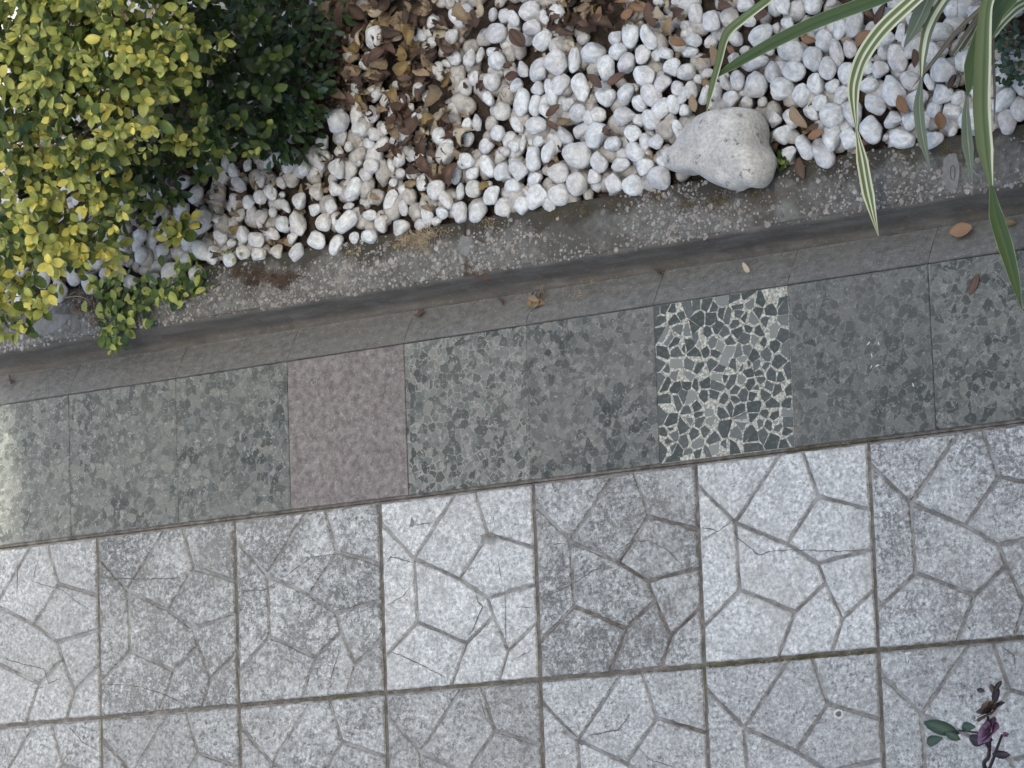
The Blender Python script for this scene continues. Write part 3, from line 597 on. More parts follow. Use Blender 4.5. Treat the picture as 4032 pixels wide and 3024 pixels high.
# ------------------------------------------------------------------ white pebbles: traced one by one from the photograph (x, y, length, width, angle in enlarged views)
VIEWS = [
(1200, 0, 0.36166, [(310,10,80,60,0),(1395,235,210,140,80),(1660,200,250,160,50),(1245,375,210,150,70),(1390,455,130,100,50),(1450,370,140,110,40),(1600,395,170,150,20),(430,410,170,140,-60),(760,405,270,230,60),(500,610,190,140,60),(655,705,170,150,30),(1110,720,180,110,-30),(1460,780,220,140,75),(1630,635,200,140,25),(1800,640,220,150,90),(1545,690,140,70,25),(1908,600,170,85,-75),(2060,570,170,140,0),(2090,660,240,180,40),(2085,360,260,200,-15),(2050,160,150,100,100),(2175,170,190,130,70),(1850,850,190,110,100),(2040,880,210,190,40),(570,950,240,110,30),(775,1015,210,180,-40),(880,1070,240,90,-65),(1080,1090,200,130,-20),(1230,970,180,150,-30),(1330,1040,150,100,90),(1000,930,110,90,20),(520,1090,190,90,100),(590,1130,130,80,80),(365,1305,290,265,0),(730,1240,200,170,60),(980,1275,230,140,60),(1230,1290,170,150,20),(1150,1165,120,90,80),(600,1405,210,150,10),(755,1465,170,120,60),(190,1545,210,150,-5),(405,1510,210,120,-55),(480,1590,130,95,90),(870,1390,150,100,70),(1100,1440,200,150,-60),(840,1570,230,110,-70),(990,1560,220,120,45),(700,1560,150,110,30),(1465,1490,200,165,75),(1765,1350,150,120,60),(1880,1345,220,120,70),(1690,1450,170,140,-50),(1760,1520,220,140,-10),(1545,1600,220,170,-40),(2110,1455,190,150,50),(1985,1590,170,160,20),(2150,1210,200,190,0),(2000,1070,190,120,60),(130,920,170,80,-20),(295,985,120,85,80),(120,1300,130,90,-60),(30,1270,120,80,80),(680,575,90,80,0),(600,300,110,70,-20),(240,1130,90,70,40)]),
(2000, 0, 0.36166, [(240,120,250,190,-35),(400,190,180,110,60),(540,165,230,190,70),(255,305,230,160,-15),(375,440,270,170,-45),(60,200,220,110,55),(350,760,290,200,-60),(530,680,270,250,0),(725,645,310,130,88),(930,580,270,220,-10),(1070,740,280,210,80),(1180,410,170,150,-30),(1335,375,290,190,80),(1205,555,220,165,-20),(1290,685,240,180,-60),(1465,600,210,180,80),(1540,400,300,170,60),(1615,600,180,90,75),(1720,580,190,150,20),(570,925,260,190,-50),(470,1010,310,120,80),(800,945,310,190,75),(325,960,170,150,30),(150,1110,310,170,95),(300,1150,260,130,95),(410,1200,170,130,40),(650,1130,170,150,40),(1065,1050,250,190,20),(1280,1030,260,160,-60),(1480,820,300,190,20),(1380,955,100,75,40),(1560,1040,270,210,40),(1430,1120,210,150,40),(1690,910,190,190,0),(1790,740,210,190,0),(1940,790,220,200,-20),(1840,960,180,130,-70),(1900,1040,190,110,100),(1670,1190,270,180,-50),(1800,1140,200,150,80),(1560,1310,250,170,50),(1430,1315,150,130,20),(1270,1260,280,190,-5),(1310,1330,110,60,10),(1360,1460,210,190,40),(770,1235,200,180,-30),(985,1250,190,150,20),(890,1290,200,130,70),(310,1365,280,180,5),(100,1360,200,100,60),(810,1420,220,150,-30),(960,1480,300,260,-50),(620,1480,260,130,65),(345,1530,160,110,-30),(465,1480,90,80,0),(1140,1570,210,170,-20),(1380,1610,200,120,20),(1500,1540,190,130,70),(1620,1550,190,140,-30),(1700,1400,140,95,70),(1845,1400,240,110,75),(1920,1200,135,125,0),(170,760,220,130,60),(90,930,200,110,-40),(1930,270,130,100,0),(1930,360,120,90,-30),(280,1640,160,110,0),(70,1590,150,110,30),(165,1560,190,60,100),(1640,20,130,70,10),(1830,20,120,70,0)]),
(800, 500, 0.36166, [(960,380,300,170,-65),(800,320,190,150,80),(1090,450,210,170,-30),(1255,380,230,120,80),(1470,450,240,190,70),(1480,270,120,90,30),(1700,385,75,70,0),(1830,420,210,160,20),(1775,510,170,170,0),(1630,675,280,170,-70),(1440,670,200,150,60),(1235,705,210,190,-10),(1050,795,210,190,30),(850,605,160,110,60),(740,705,210,140,60),(620,580,200,130,75),(710,400,150,120,40),(490,420,150,110,-60),(330,480,200,120,60),(390,630,230,130,50),(345,770,140,120,-40),(500,820,180,150,50),(620,760,180,150,20),(860,735,80,70,-30),(900,860,200,90,55),(530,940,190,120,80),(630,990,240,150,80),(760,920,140,90,90),(870,1060,220,150,70),(340,1045,190,120,85),(435,1165,200,150,70),(580,1220,210,190,10),(755,1165,190,150,30),(1035,1050,280,160,70),(1220,890,170,140,-30),(1395,870,180,160,60),(1310,1040,220,180,-10),(1560,1030,300,200,-60),(1580,860,150,80,-10),(1815,960,200,100,0),(1945,1055,200,150,75),(1805,1195,190,180,0),(1645,1205,130,125,0),(1450,1280,250,150,-70),(1240,1230,260,180,30),(1020,1370,260,150,-50),(970,1205,160,140,40),(800,1355,210,150,-5),(610,1385,180,170,0),(435,1360,200,160,40),(290,1440,200,150,80),(90,1400,230,160,70),(310,1260,120,100,0),(190,1190,200,150,40),(60,1030,130,90,60),(140,1000,130,90,10),(2150,345,210,130,-70),(2150,500,110,110,0),(2050,415,180,75,80),(2065,600,110,90,20),(2040,790,240,150,-70),(2180,690,130,100,50),(2190,880,190,110,80),(2150,1080,230,180,-20)]),
(1600, 450, 0.36166, [(205,490,240,220,-40),(75,440,130,110,-60),(435,420,270,200,-60),(650,515,220,200,0),(885,560,280,150,65),(1050,640,220,200,40),(1075,400,130,110,20),(1380,490,260,200,80),(1220,610,240,200,50),(1565,400,270,160,-75),(1860,430,330,270,20),(2105,520,230,200,60),(2040,680,180,170,0),(1660,645,280,190,0),(1865,770,280,200,80),(1660,870,250,240,0),(1430,910,290,230,-60),(1400,720,200,150,-40),(1260,990,220,190,30),(1055,1015,230,170,-75),(940,890,240,190,-45),(1165,790,190,170,20),(745,815,210,170,10),(780,1060,250,190,-70),(585,1070,240,180,85),(590,840,190,90,100),(540,660,220,110,100),(730,640,170,120,-30),(320,815,230,210,40),(440,930,220,150,60),(390,1070,160,140,30),(225,1075,190,130,70),(190,770,150,110,-60),(150,1210,150,110,60),(330,1160,130,90,-20),(65,650,140,120,-20),(265,640,120,90,-50),(1310,850,120,80,60),(900,760,80,80,0)]),
(2400, 300, 0.36166, [(50,1165,260,190,60),(255,1190,270,210,-10),(530,1110,270,230,20),(380,985,230,180,-30),(115,965,240,130,-20),(285,835,260,160,40),(575,930,170,110,50),(1890,625,200,200,0),(2125,780,280,190,60),(1950,840,190,170,30)]),
(2700, 0, 0.31646, [(120,180,290,180,75),(325,260,330,230,75),(545,220,240,230,0),(750,60,230,170,-10),(1210,70,240,170,40),(1580,70,210,200,0),(100,510,200,170,20),(60,650,220,130,-10),(610,480,230,170,40),(780,260,220,140,0),(930,440,380,200,-35),(1270,280,170,140,0),(1130,340,130,110,90),(1660,310,240,170,-15),(1310,620,370,260,15),(870,780,370,180,-20),(1090,900,260,190,80),(1350,880,310,220,15),(870,1040,340,270,-70),(1195,1100,320,240,0),(650,1010,250,180,70),(490,1030,220,120,80),(570,1235,240,200,-40),(375,1140,270,130,85),(235,1180,250,120,100),(320,1310,120,90,10),(430,1310,90,80,0),(760,1275,150,140,0),(950,1280,150,110,-60),(70,1130,230,150,80),(160,980,130,100,50),(270,910,170,110,-20),(590,720,170,120,-40),(740,620,140,100,-20),(1050,640,110,90,0),(1590,730,330,230,85),(1730,510,300,210,-75),(1920,350,270,180,85),(2110,300,320,210,-75),(1880,660,350,150,85),(2050,600,230,160,80),(1770,850,270,220,70),(2040,900,300,250,-40),(1620,1040,270,220,70),(1840,1060,210,160,-20),(1950,1190,270,210,-30),(1450,1190,300,220,-60),(1690,1270,240,170,-30),(1560,1400,240,160,40),(1820,1440,310,270,20),(1310,1480,260,170,60),(1110,1490,220,160,-60),(2080,1420,310,210,80),(2050,150,190,150,-30),(1890,170,130,60,0),(1800,30,150,80,-20),(30,1380,120,100,80)]),
(3332, 0, 0.31646, [(610,40,240,160,10),(400,110,290,130,100),(570,220,230,180,30),(310,350,160,130,-20),(510,470,220,180,-60),(810,250,180,120,80),(680,400,260,110,100),(770,500,300,130,110),(830,600,290,170,-50),(1180,400,310,230,0),(1310,130,230,170,-70),(1620,200,250,180,-60),(460,670,170,120,60),(640,730,340,210,70),(1070,660,240,230,0),(1200,660,170,120,-40),(420,850,280,200,60),(260,850,180,150,0),(1200,880,330,280,0),(1455,750,310,170,-75),(800,1000,270,210,30),(1040,1020,220,110,60),(600,1150,430,270,60),(290,1070,240,210,-20),(370,1290,290,230,30),(890,1240,280,240,-40),(1210,1160,260,250,0),(1400,1220,190,160,-60),(1600,1160,150,140,0),(580,1490,230,200,0),(1110,1360,200,180,-20),(1330,1390,250,170,10),(1460,1330,120,120,0),(820,1500,240,210,-40),(980,1490,200,180,0),(1560,1500,320,300,0),(1960,990,230,190,70),(1960,1250,330,210,-50),(2160,1060,230,180,70),(2150,1360,280,190,80),(2000,1520,310,220,70),(1570,1000,180,120,-80),(1780,1150,150,120,0),(2140,690,210,150,0),(1990,790,150,110,60),(2120,130,170,130,0),(1560,130,150,110,0),(1920,400,160,110,-20),(820,830,110,80,-10)]),
(3132, 300, 0.40687, [(360,590,260,170,85),(525,600,240,170,60),(740,515,260,200,60),(275,770,270,170,45),(1030,605,270,170,10),(1310,610,250,150,-20),(1520,540,130,70,-60),(870,590,90,50,-40)])]
def pebble_mesh(sd, sub=3):
    rs = random.Random(sd); bm = bmesh.new(); bmesh.ops.create_icosphere(bm, subdivisions=sub, radius=1)
    # a few flattened facets and a lop-sided outline, as river-worn marble has
    cuts = [(Vector((rs.gauss(0, 1), rs.gauss(0, 1), rs.gauss(0, 0.8))).normalized(), rs.uniform(0.58 if sd % 2 else 0.68, 0.9)) for _ in range(9 if sd % 2 else 7)]
    off = Vector((sd * 3.1, 0, 0)); tap = rs.uniform(-0.22, 0.22)
    for q in bm.verts:
        p = q.co.copy()
        for nrm, d in cuts:
            h = p.dot(nrm) - d
            if h > 0: p -= nrm * h * 0.78
        p *= 1 + 0.10 * noise.noise(p * 1.2 + off) + 0.035 * noise.noise(p * 3.0 + off)
        p.y *= 1 + tap * p.x; p *= 1.06
        q.co = p
    me = D.meshes.new('pebble'); bm.to_mesh(me); bm.free()
    me.polygons.foreach_set('use_smooth', [True] * len(me.polygons)); return me
NV = 22
PEB = [pebble_mesh(i + 1) for i in range(NV)]; PEBD = [m.copy() for m in PEB]
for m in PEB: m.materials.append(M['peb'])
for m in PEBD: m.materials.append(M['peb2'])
LOW = [pebble_mesh(i + 60, 2) for i in range(10)]
LOWG = [([q.co.copy() for q in m.vertices], [tuple(p.vertices) for p in m.polygons]) for m in LOW]
def ground_angle(px, py, ang, z):
    a = at(px, py, z); b = at(px + 30 * math.cos(RAD(ang)), py + 30 * math.sin(RAD(ang)), z); d = b - a
    return math.atan2(d.y, d.x)
peb = []
for (ox, oy, s, L) in VIEWS:
    for (x, y, a, b, g) in L:
        px, py = ox + x * s, oy + y * s
        la, lb = a * s * MPP * 0.5, b * s * MPP * 0.5; gm = math.sqrt(la * lb); la, lb = la * 0.85 + gm * 0.15, lb * 0.78 + gm * 0.25
        lz = min(la, lb) * rnd(0.74, 0.92)
        peb.append([px, py, la, lb, lz, g])
peb.sort(key=lambda q: -q[2] * q[3])
BOULDER_X = 1570 * K
def kerb_dist(px, py): return at(px, py, KZ + 0.02).y - KB
indiv, rest = peb[:300], peb[300:]
def peb_matrix(q):
    px, py, la, lb, lz, g = q
    d = kerb_dist(px, py)
    big = math.sqrt(la * lb)
    # large stones lie on top of the small ones; the front row rests on the kerb itself
    z = BED + lz * 0.75 + (0.020 if d > 0.03 else 0.016) + (big - 0.03) * 0.25 + rnd(-0.002, 0.004)
    p = at(px, py, z)
    return p, z
made = []
for i, q in enumerate(indiv):
    p, z = peb_matrix(q)
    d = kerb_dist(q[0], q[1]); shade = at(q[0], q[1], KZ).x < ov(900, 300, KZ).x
    me = random.choice(PEBD if random.random() < (0.4 if shade else 0.1) else PEB)  # hedge side gets more of the duller copy, shade put into colour
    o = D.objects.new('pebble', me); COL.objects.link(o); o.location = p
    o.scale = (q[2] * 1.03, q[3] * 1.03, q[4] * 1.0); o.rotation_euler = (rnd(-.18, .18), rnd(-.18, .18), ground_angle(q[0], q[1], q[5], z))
    if random.random() < 0.5: o.rotation_euler.z += math.pi
    made.append((o, q, d))
# labels: rows counted from the kerb, places counted from the boulder
row = {}
for o, q, d in made:
    r = max(0, int((d + 0.03) / 0.05)); side = 'left' if q[0] < BOULDER_X else 'right'
    row.setdefault((r, side), []).append((abs(q[0] - BOULDER_X), o, q))
for (r, side), L in row.items():
    L.sort(key=lambda t: t[0])
    for k, (_, o, q) in enumerate(L):
        ar = q[2] / q[3]; shp = 'round' if ar < 1.18 else 'oval' if ar < 1.55 else 'long'
        wh = 'on the kerb edge' if r == 0 else 'in row %s behind the kerb' % CARD[min(r, 29)]
        tag(o, '%s white pebble %s, %s %s of the boulder' % (shp, wh, ordinal(k + 1), side), 'pebble', 'white pebbles in the planted bed')
# the smaller ones beneath and between them; dirt and gap shade darken their colour
mb = MB()
def low_pebble(p, la, lb, lz, rz, m=0):
    v, f = random.choice(LOWG); c, s_ = math.cos(rz), math.sin(rz)
    mb.add([(p[0] + (q.x * la) * c - (q.y * lb) * s_, p[1] + (q.x * la) * s_ + (q.y * lb) * c, p[2] + q.z * lz) for q in v], f, m)
for q in rest:
    p, z = peb_matrix(q); low_pebble(p, q[2] * 1.12, q[3] * 1.12, q[4], ground_angle(q[0], q[1], q[5], z))
def litter(px, py):
    """how much leaf litter lies at an overview pixel, 0..1"""
    a = max(0.0, 1 - math.hypot((px - 800) / 260, (py - 110) / 190)); b = max(0.0, 1 - math.hypot((px - 1310) / 140, (py - 25) / 75))
    c = max(0.0, 0.7 - math.hypot((px - 950) / 180, (py - 320) / 150))
    return min(1.0, 1.6 * max(a, b, c))
for _ in range(3600):
    x, y = rnd(-0.6, 3.0), KB + rnd(0.012, 1.15) 
    px, py = pix(Vector((x, y, BED)))
    l = litter(px / K, py / K)
    if random.random() < l * 0.75: continue
    r = rnd(0.012, 0.024); low_pebble((x, y, BED + rnd(-0.004, 0.017)), r * rnd(1, 1.5), r, r * 0.75, rnd(0, 6.3), 1 if random.random() < 0.7 else 0)
# under and in front of the hedge
XH = ov(455, 560, KZ).x
put = []
for k in range(6000):
    x = rnd(-0.6, XH); y = KB + rnd(-0.016, 0.5); r = rnd(0.015, 0.026)
    if any(math.hypot(x - q[0], y - q[1]) < (r + q[2]) * 1.08 for q in put): continue
    put.append((x, y, r)); low_pebble((x, y, BED + r * 0.7 + rnd(0.012, 0.02)), r * rnd(1.0, 1.3), r, r * 0.8, rnd(0, 6.3), 0)
# off to both sides the bed goes on
for _ in range(900):
    x = random.choice((rnd(-1.6, -0.5), rnd(2.7, 3.8))); y = KB + rnd(0.01, 1.15)
    r = rnd(0.02, 0.032); low_pebble((x, y, BED + rnd(0, 0.025)), r * rnd(1, 1.4), r, r * 0.8, rnd(0, 6.3), 0)
o = mb.build('small_pebbles', [M['pebs'], M['peb2s']]); tag(o, 'small dusty white pebbles filling the bed gaps, many darkened with painted gap shade', 'pebbles', None, 'stuff')

# ------------------------------------------------------------------ boulder
def boulder():
    out = [(580,830),(690,770),(800,650),(880,530),(980,450),(1080,405),(1250,375),(1480,345),(1600,360),(1680,440),(1705,560),(1700,680),(1740,780),(1790,920),(1770,1030),(1730,1150),(1640,1225),(1500,1210),(1390,1240),(1230,1200),(1080,1130),(970,1080),(850,1080),(730,1040),(640,960)]
    zc = KZ + 0.045
    pts = [at(2400 + x * 0.36166, 300 + y * 0.36166, zc) for x, y in out]
    sp = spline([(*p,) for p in pts + [pts[0]]], 4)[:-1]; N = len(sp)
    c = at(2400 + 1330 * 0.36166, 300 + 800 * 0.36166, zc)
    H = 0.062; v = []; rings = []
    for k in range(-5, 13):
        t = k / 12 * math.pi / 2; s_, h = math.cos(t) ** (0.42 if k > 0 else 0.8), (math.sin(t) ** 0.8 * H if k > 0 else math.sin(t) * 0.055)
        rings.append((s_, h))
    for (s_, h) in rings[:-1]:
        for p in sp:
            q = c + (p - c) * s_; taper = 1 - 0.45 * max(0, min(1, (c.x - q.x) / 0.16))
            e = (noise.cell(q * 11) - 0.5) * 0.0 + noise.noise(q * 10) * 0.02 + abs(noise.noise(q * 22 + Vector((3, 1, 0)))) * 0.009 + noise.noise(q * 60) * 0.0025
            # a ridge runs from the pointed end across the top
            rd = 0.010 * math.exp(-(((q.y - c.y) + 0.02 - (q.x - c.x) * 0.15) / 0.03) ** 2) * max(0, h / H)
            v.append((q.x + e * 0.4 - c.x, q.y + e * 0.4 - c.y, h * taper + e * (1 - s_ * 0.6) + rd))
    v.append((0, 0, H + 0.004)); n = len(rings) - 1
    f = [(k * N + i, k * N + (i + 1) % N, (k + 1) * N + (i + 1) % N, (k + 1) * N + i) for k in range(n - 1) for i in range(N)]
    f += [((n - 1) * N + i, (n - 1) * N + (i + 1) % N, n * N) for i in range(N)]
    f = [tuple(reversed(q)) for q in f]
    o = link('boulder', mesh('boulder', v, f, True), M['boulder']); o.location = c
    tag(o, 'large pale grey boulder with a pointed end, lying on the kerb among white pebbles', 'boulder')
boulder()

# ------------------------------------------------------------------ dry leaves
def dry_leaf_mesh(sd, kind):
    rs = random.Random(sd * 7 + 3); nx, ny = 10, 4; v = []
    bend = rs.choice((-1, 1)) * rs.uniform(0.7, 1.9); cup = rs.uniform(0.3, 1.0); tw = rs.uniform(-0.8, 0.8); wid = rs.uniform(0.2, 0.27)
    if kind == 'flat': bend *= 0.35; cup *= 0.5; tw *= 0.3
    if kind == 'shred': bend *= 1.8; tw *= 2.2; cup *= 1.5; wid = rs.uniform(0.14, 0.3)
    for i in range(nx + 1):
        t = i / nx; w = wid * (math.sin(math.pi * min(1, t * 0.97 + 0.03)) ** 0.75)
        if kind == 'shred': w *= 0.55 + 0.6 * abs(noise.noise(Vector((t * 5, sd, 0)))) + 0.2
        if kind == 'lobed': w *= 1.25 + 0.35 * math.cos(t * 15)
        a = bend * (t - 0.5); cx = math.sin(a) / bend if abs(bend) > .05 else t - .5; cz = (1 - math.cos(a)) / bend if abs(bend) > .05 else 0
        for j in range(ny + 1):
            s_ = (j / ny - 0.5) * 2; b = s_ * w; e = noise.noise(Vector((t * 4 + sd, s_ * 1.5, 0))) * (0.09 if kind == 'shred' else 0.03)
            y, z = b, abs(s_) ** 1.5 * cup * w
            ta = tw * (t - 0.5); y, z = y * math.cos(ta) - z * math.sin(ta), y * math.sin(ta) + z * math.cos(ta)
            v.append((cx, y + e * 0.6, cz + z + e))
    zs = min(p[2] for p in v); v = [(p[0], p[1], p[2] - zs) for p in v]
    f = [(i * (ny + 1) + j, (i + 1) * (ny + 1) + j, (i + 1) * (ny + 1) + j + 1, i * (ny + 1) + j + 1) for i in range(nx) for j in range(ny)]
    return v, f
LEAFG = {(k, s): dry_leaf_mesh(s + 1, k) for k in ('leaf', 'shred', 'flat') for s in range(6)}
def thicken(v, f, t=0.012):
    """give a sheet a little thickness: a second skin and a rim"""
    n = len(v); v2 = list(v) + [(p[0], p[1], p[2] + t) for p in v]
    f2 = [tuple(reversed(q)) for q in f] + [tuple(i + n for i in q) for q in f]
    cnt = {}
    for q in f:
        for i in range(len(q)):
            a, b = q[i], q[(i + 1) % len(q)]; cnt[(a, b)] = 1
    for (a, b) in cnt:
        if (b, a) not in cnt: f2.append((a, b, b + n, a + n))
    return v2, f2
LM = {}
def dry_leaf(px, py, ln, ang, mat, kind, z, label, group, tilt=0.2, src=True):
    key = (kind, random.randrange(6), mat)
    if key not in LM:
        v, f = thicken(*LEAFG[key[:2]]); m = mesh('dry_leaf', v, f, True); m.materials.append(M[mat]); LM[key] = m
    p = at(px, py, z); o = D.objects.new('dry_leaf', LM[key]); COL.objects.link(o); o.location = p
    L = ln * MPP; o.scale = (L, L, L); o.rotation_euler = (rnd(-tilt, tilt), rnd(-tilt, tilt), ground_angle(px, py, ang, z) + random.choice((0, math.pi)))
    tag(o, label, 'leaf', group); return o
ZT = KZ + 0.036
def view(i, x, y): ox, oy, s, _ = VIEWS[i]; return ox + x * s, oy + y * s, s
BEDG = 'dry leaves lying among the pebbles'
DL = [ # view, x, y, length, angle, material, kind, label
(1,120,430,330,55,'brown','leaf','dark brown pointed dry leaf between pebbles, left of the long white oval pebbles'),
(1,60,820,220,-10,'rust','leaf','rust brown curled dry leaf touching the heart of pebbles at mid bed'),
(1,1200,880,270,-30,'rust','leaf','rust brown dry leaf tucked under a pale egg-shaped pebble'),
(1,970,880,260,45,'brown','leaf','brown folded dry leaf beside the rust leaf under the egg-shaped pebble'),
(1,1000,150,230,-60,'copper','leaf','copper star-like dry leaf hanging over the dark soil hollow at the top'),
(1,1320,150,200,-30,'copper','leaf','copper dry leaf at the right rim of the dark soil hollow'),
(1,1430,60,230,25,'copper','leaf','broad copper dry leaf above the right rim of the soil hollow'),
(1,1240,20,230,10,'copper','leaf','copper dry leaf at the top edge above the soil hollow'),
(1,1580,170,330,80,'rust','leaf','long rust dry leaf standing upright between pebbles near the top edge'),
(1,1860,120,240,-5,'rust','leaf','dark rust dry leaf beside the pale crumpled strip near the top edge'),
(1,1850,450,220,25,'copper','leaf','light copper dry leaf below the pale crumpled strip'),
(1,500,1220,220,-50,'rust','leaf','rust dry leaf in a gap between pebbles left of the boulder'),
(1,480,1370,190,45,'rust','leaf','lower rust dry leaf of the pair in the gap left of the boulder'),
(1,1780,280,290,-62,'tan','shred','wide tan crumpled dry leaf near the top edge'),
(1,1700,130,260,75,'pale','shred','pale cream crumpled strip of dry leaf near the top edge'),
(1,620,1300,220,20,'tan','shred','tan crumpled dry leaf beside the rust pair left of the boulder'),
(1,830,70,260,-10,'tan','shred','pale tan crumpled dry leaf left of the soil hollow'),
(1,2040,1130,230,80,'tan','leaf','tan dry leaf above the left shoulder of the boulder'),
(1,1100,1420,180,80,'brown','shred','dark brown leaf scrap above the front pebbles left of the boulder'),
(0,1870,230,330,65,'brown','leaf','large brown dry leaf leaning beside two tan strips in the upper bed'),
(0,800,600,260,-45,'rust','leaf','dark rust dry leaf below the largest pebble under the hedge'),
(0,950,330,370,20,'brown','leaf','broad brown dry leaf right of the largest pebble near the hedge'),
(0,1100,850,230,0,'rust','leaf','reddish dry leaf below the grey egg pebble of the upper bed'),
(0,1440,1040,480,-62,'tan','shred','long folded tan strip of dry leaf in the middle of the bed'),
(0,1570,1280,230,60,'brown','leaf','brown dry leaf right of the long tan strip'),
(0,185,1000,200,100,'olive','leaf','olive oval dry leaf at the edge of the dark shrub'),
(0,150,1220,230,-60,'olive','leaf','lower olive oval dry leaf at the edge of the dark shrub'),
(0,1760,130,380,75,'tan','shred','tall tan strip of dry leaf at the top edge'),
(0,1950,120,360,80,'pale','shred','pale strip of dry leaf beside the brown leaning leaf'),
(0,620,890,320,10,'brown','shred','dark twisted dry leaf below two pebbles near the hedge'),
(0,1280,800,270,25,'tan','shred','tan crumpled dry leaf left of the grey egg pebble'),
(0,1560,520,200,20,'brown','leaf','dark olive brown leaf under a broken white pebble'),
(0,330,720,330,60,'brown','leaf','very dark red dry leaf in the shade of the hedge'),
(0,1160,80,260,50,'tan','shred','tan crumpled dry leaf at the top edge of the litter'),
(0,600,120,330,40,'brown','leaf','large dark leaf deep in the litter at the top edge'),
(0,420,180,330,-70,'rust','leaf','reddish dark leaf in the deepest shade of the litter'),
(0,1100,200,230,80,'brown','leaf','dark brown leaf standing in the litter near the top edge'),
(6,240,500,300,-45,'copper','leaf','light rust leaf crossing beneath the cream-striped blade'),
(6,450,200,300,-70,'rust','leaf','rust leaf leaning on a long pebble near the green blade'),
(6,1350,1020,240,-45,'brown','leaf','dark brown oval leaf touching a round pebble near the broad blades'),
(6,1180,1530,290,75,'copper','leaf','light brown oval leaf upright on the front pebbles at right'),
(6,880,740,270,85,'brown','leaf','narrow brown leaf behind the cream-centred blade'),
(6,725,1310,300,65,'copper','leaf','orange brown split leaf on the large long pebble at right'),
(6,1580,500,200,-70,'copper','leaf','copper leaf behind the broad green blade at right'),
(6,280,170,180,50,'rust','leaf','small rust leaf above the cream-striped blade'),
(5,970,180,330,10,'rust','leaf','broad rust leaf crossed by the thin bent green blade'),
(5,500,50,270,20,'rust','leaf','rust leaf at the top edge above three round pebbles'),
(5,1530,470,220,20,'copper','leaf','copper leaf just below the long straight green blade'),
(5,590,610,200,30,'copper','leaf','copper leaf between the bent blade and the straight blade'),
(5,370,700,320,80,'tan','leaf','tan leaf behind the bent green blade'),
(5,1420,1450,380,60,'tan','leaf','long greyish tan leaf right of the boulder'),
(5,200,770,220,30,'pale','shred','pale crumpled scrap left of the bent green blade'),
(5,1600,1590,220,-20,'rust','leaf','rust leaf under pebbles right of the boulder'),
(7,215,580,190,-30,'copper','leaf','brown leaf behind two pebbles right of the boulder'),
]
for (vi, x, y, ln, ang, mat, kind, lab) in DL:
    px, py, s = view(vi, x, y); dry_leaf(px, py, ln * s * 0.95, ang, mat, kind, ZT + rnd(-.012, .002), lab, BEDG, 0.4)
px, py, s = view(7, 60, 890); dry_leaf(px, py, 210 * s, 75, 'rust', 'flat', KZ + 0.004, 'red brown leaf lying on the kerb right of the boulder', None, .1)
px, py, s = view(7, 1610, 1490); dry_leaf(px, py, 250 * s, -15, 'copper', 'flat', GZ * 0.35 + 0.002, 'copper dry leaf lying on the gutter stones at right', None, .05)
px, py, s = view(7, 2085, 1420); dry_leaf(px, py, 130 * s, 0, 'olive', 'leaf', GZ * 0.7 + 0.004, 'small olive leaf on the gutter behind the longest blade tip', None, .05)
dry_leaf(1612 * K, 579 * K, 30 * K, 60, 'pale', 'flat', GZ * 0.6 + 0.002, 'small pale yellow leaf lying alone on the gutter stones', None, .05)
dry_leaf(2105 * K, 615 * K, 46 * K, -65, 'rust', 'flat', 0.002, 'small curled brown leaf on the terrazzo at right', None, .05)
dry_leaf(1425 * K, 587 * K, 26 * K, 40, 'brown', 'shred', GZ * 0.8 + 0.003, 'dark brown leaf scrap at the foot of the kerb in the middle', None, .05)
dry_leaf(1086 * K, 650 * K, 26 * K, 60, 'brown', 'shred', GZ * 0.6 + 0.003, 'tiny dark leaf scrap on the gutter left of the tan crumpled lump', None, .05)
dry_leaf(910 * K, 676 * K, 34 * K, -30, 'brown', 'shred', GZ * 0.7 + 0.003, 'brown curled scrap on the gutter above the pink terrazzo tile', None, .05)
dry_leaf(26 * K, 820 * K, 30 * K, 80, 'brown', 'shred', GZ * 0.5 + 0.003, 'dark striped leaf scrap on the gutter at the left edge', None, .05)
# crumpled lump with grass on the gutter
lump = empty('crumpled_leaf', ov(1165, 652, GZ * 0.6)); tag(lump, 'crumpled olive tan leaf lump with a stalk on the gutter stones', 'leaf')
for k, (dx, dy, L, a, mt) in enumerate(((0, 0, 46, -20, 'tan'), (6, 4, 40, 60, 'olive'), (-14, 2, 30, 10, 'olive'), (4, -8, 36, -60, 'tan'))):
    v, f = thicken(*LEAFG[('shred', k)]); o = link('leaf_fold', mesh('leaf_fold', v, f, True), M[mt], lump)
    o.location = (dx * K * MPP, -dy * K * MPP, 0.004 * k); s_ = L * K * MPP; o.scale = (s_, s_, s_ * 0.9); o.rotation_euler = (rnd(-.3, .3), rnd(-.3, .3), RAD(a))
mb = MB(); tube(mb, [(0.005, 0.01, 0.006), (0.016, 0.026, 0.012), (0.025, 0.034, 0.012)], [0.002, 0.0018, 0.001], 5); mb.build('stalk', M['olive'], lump)
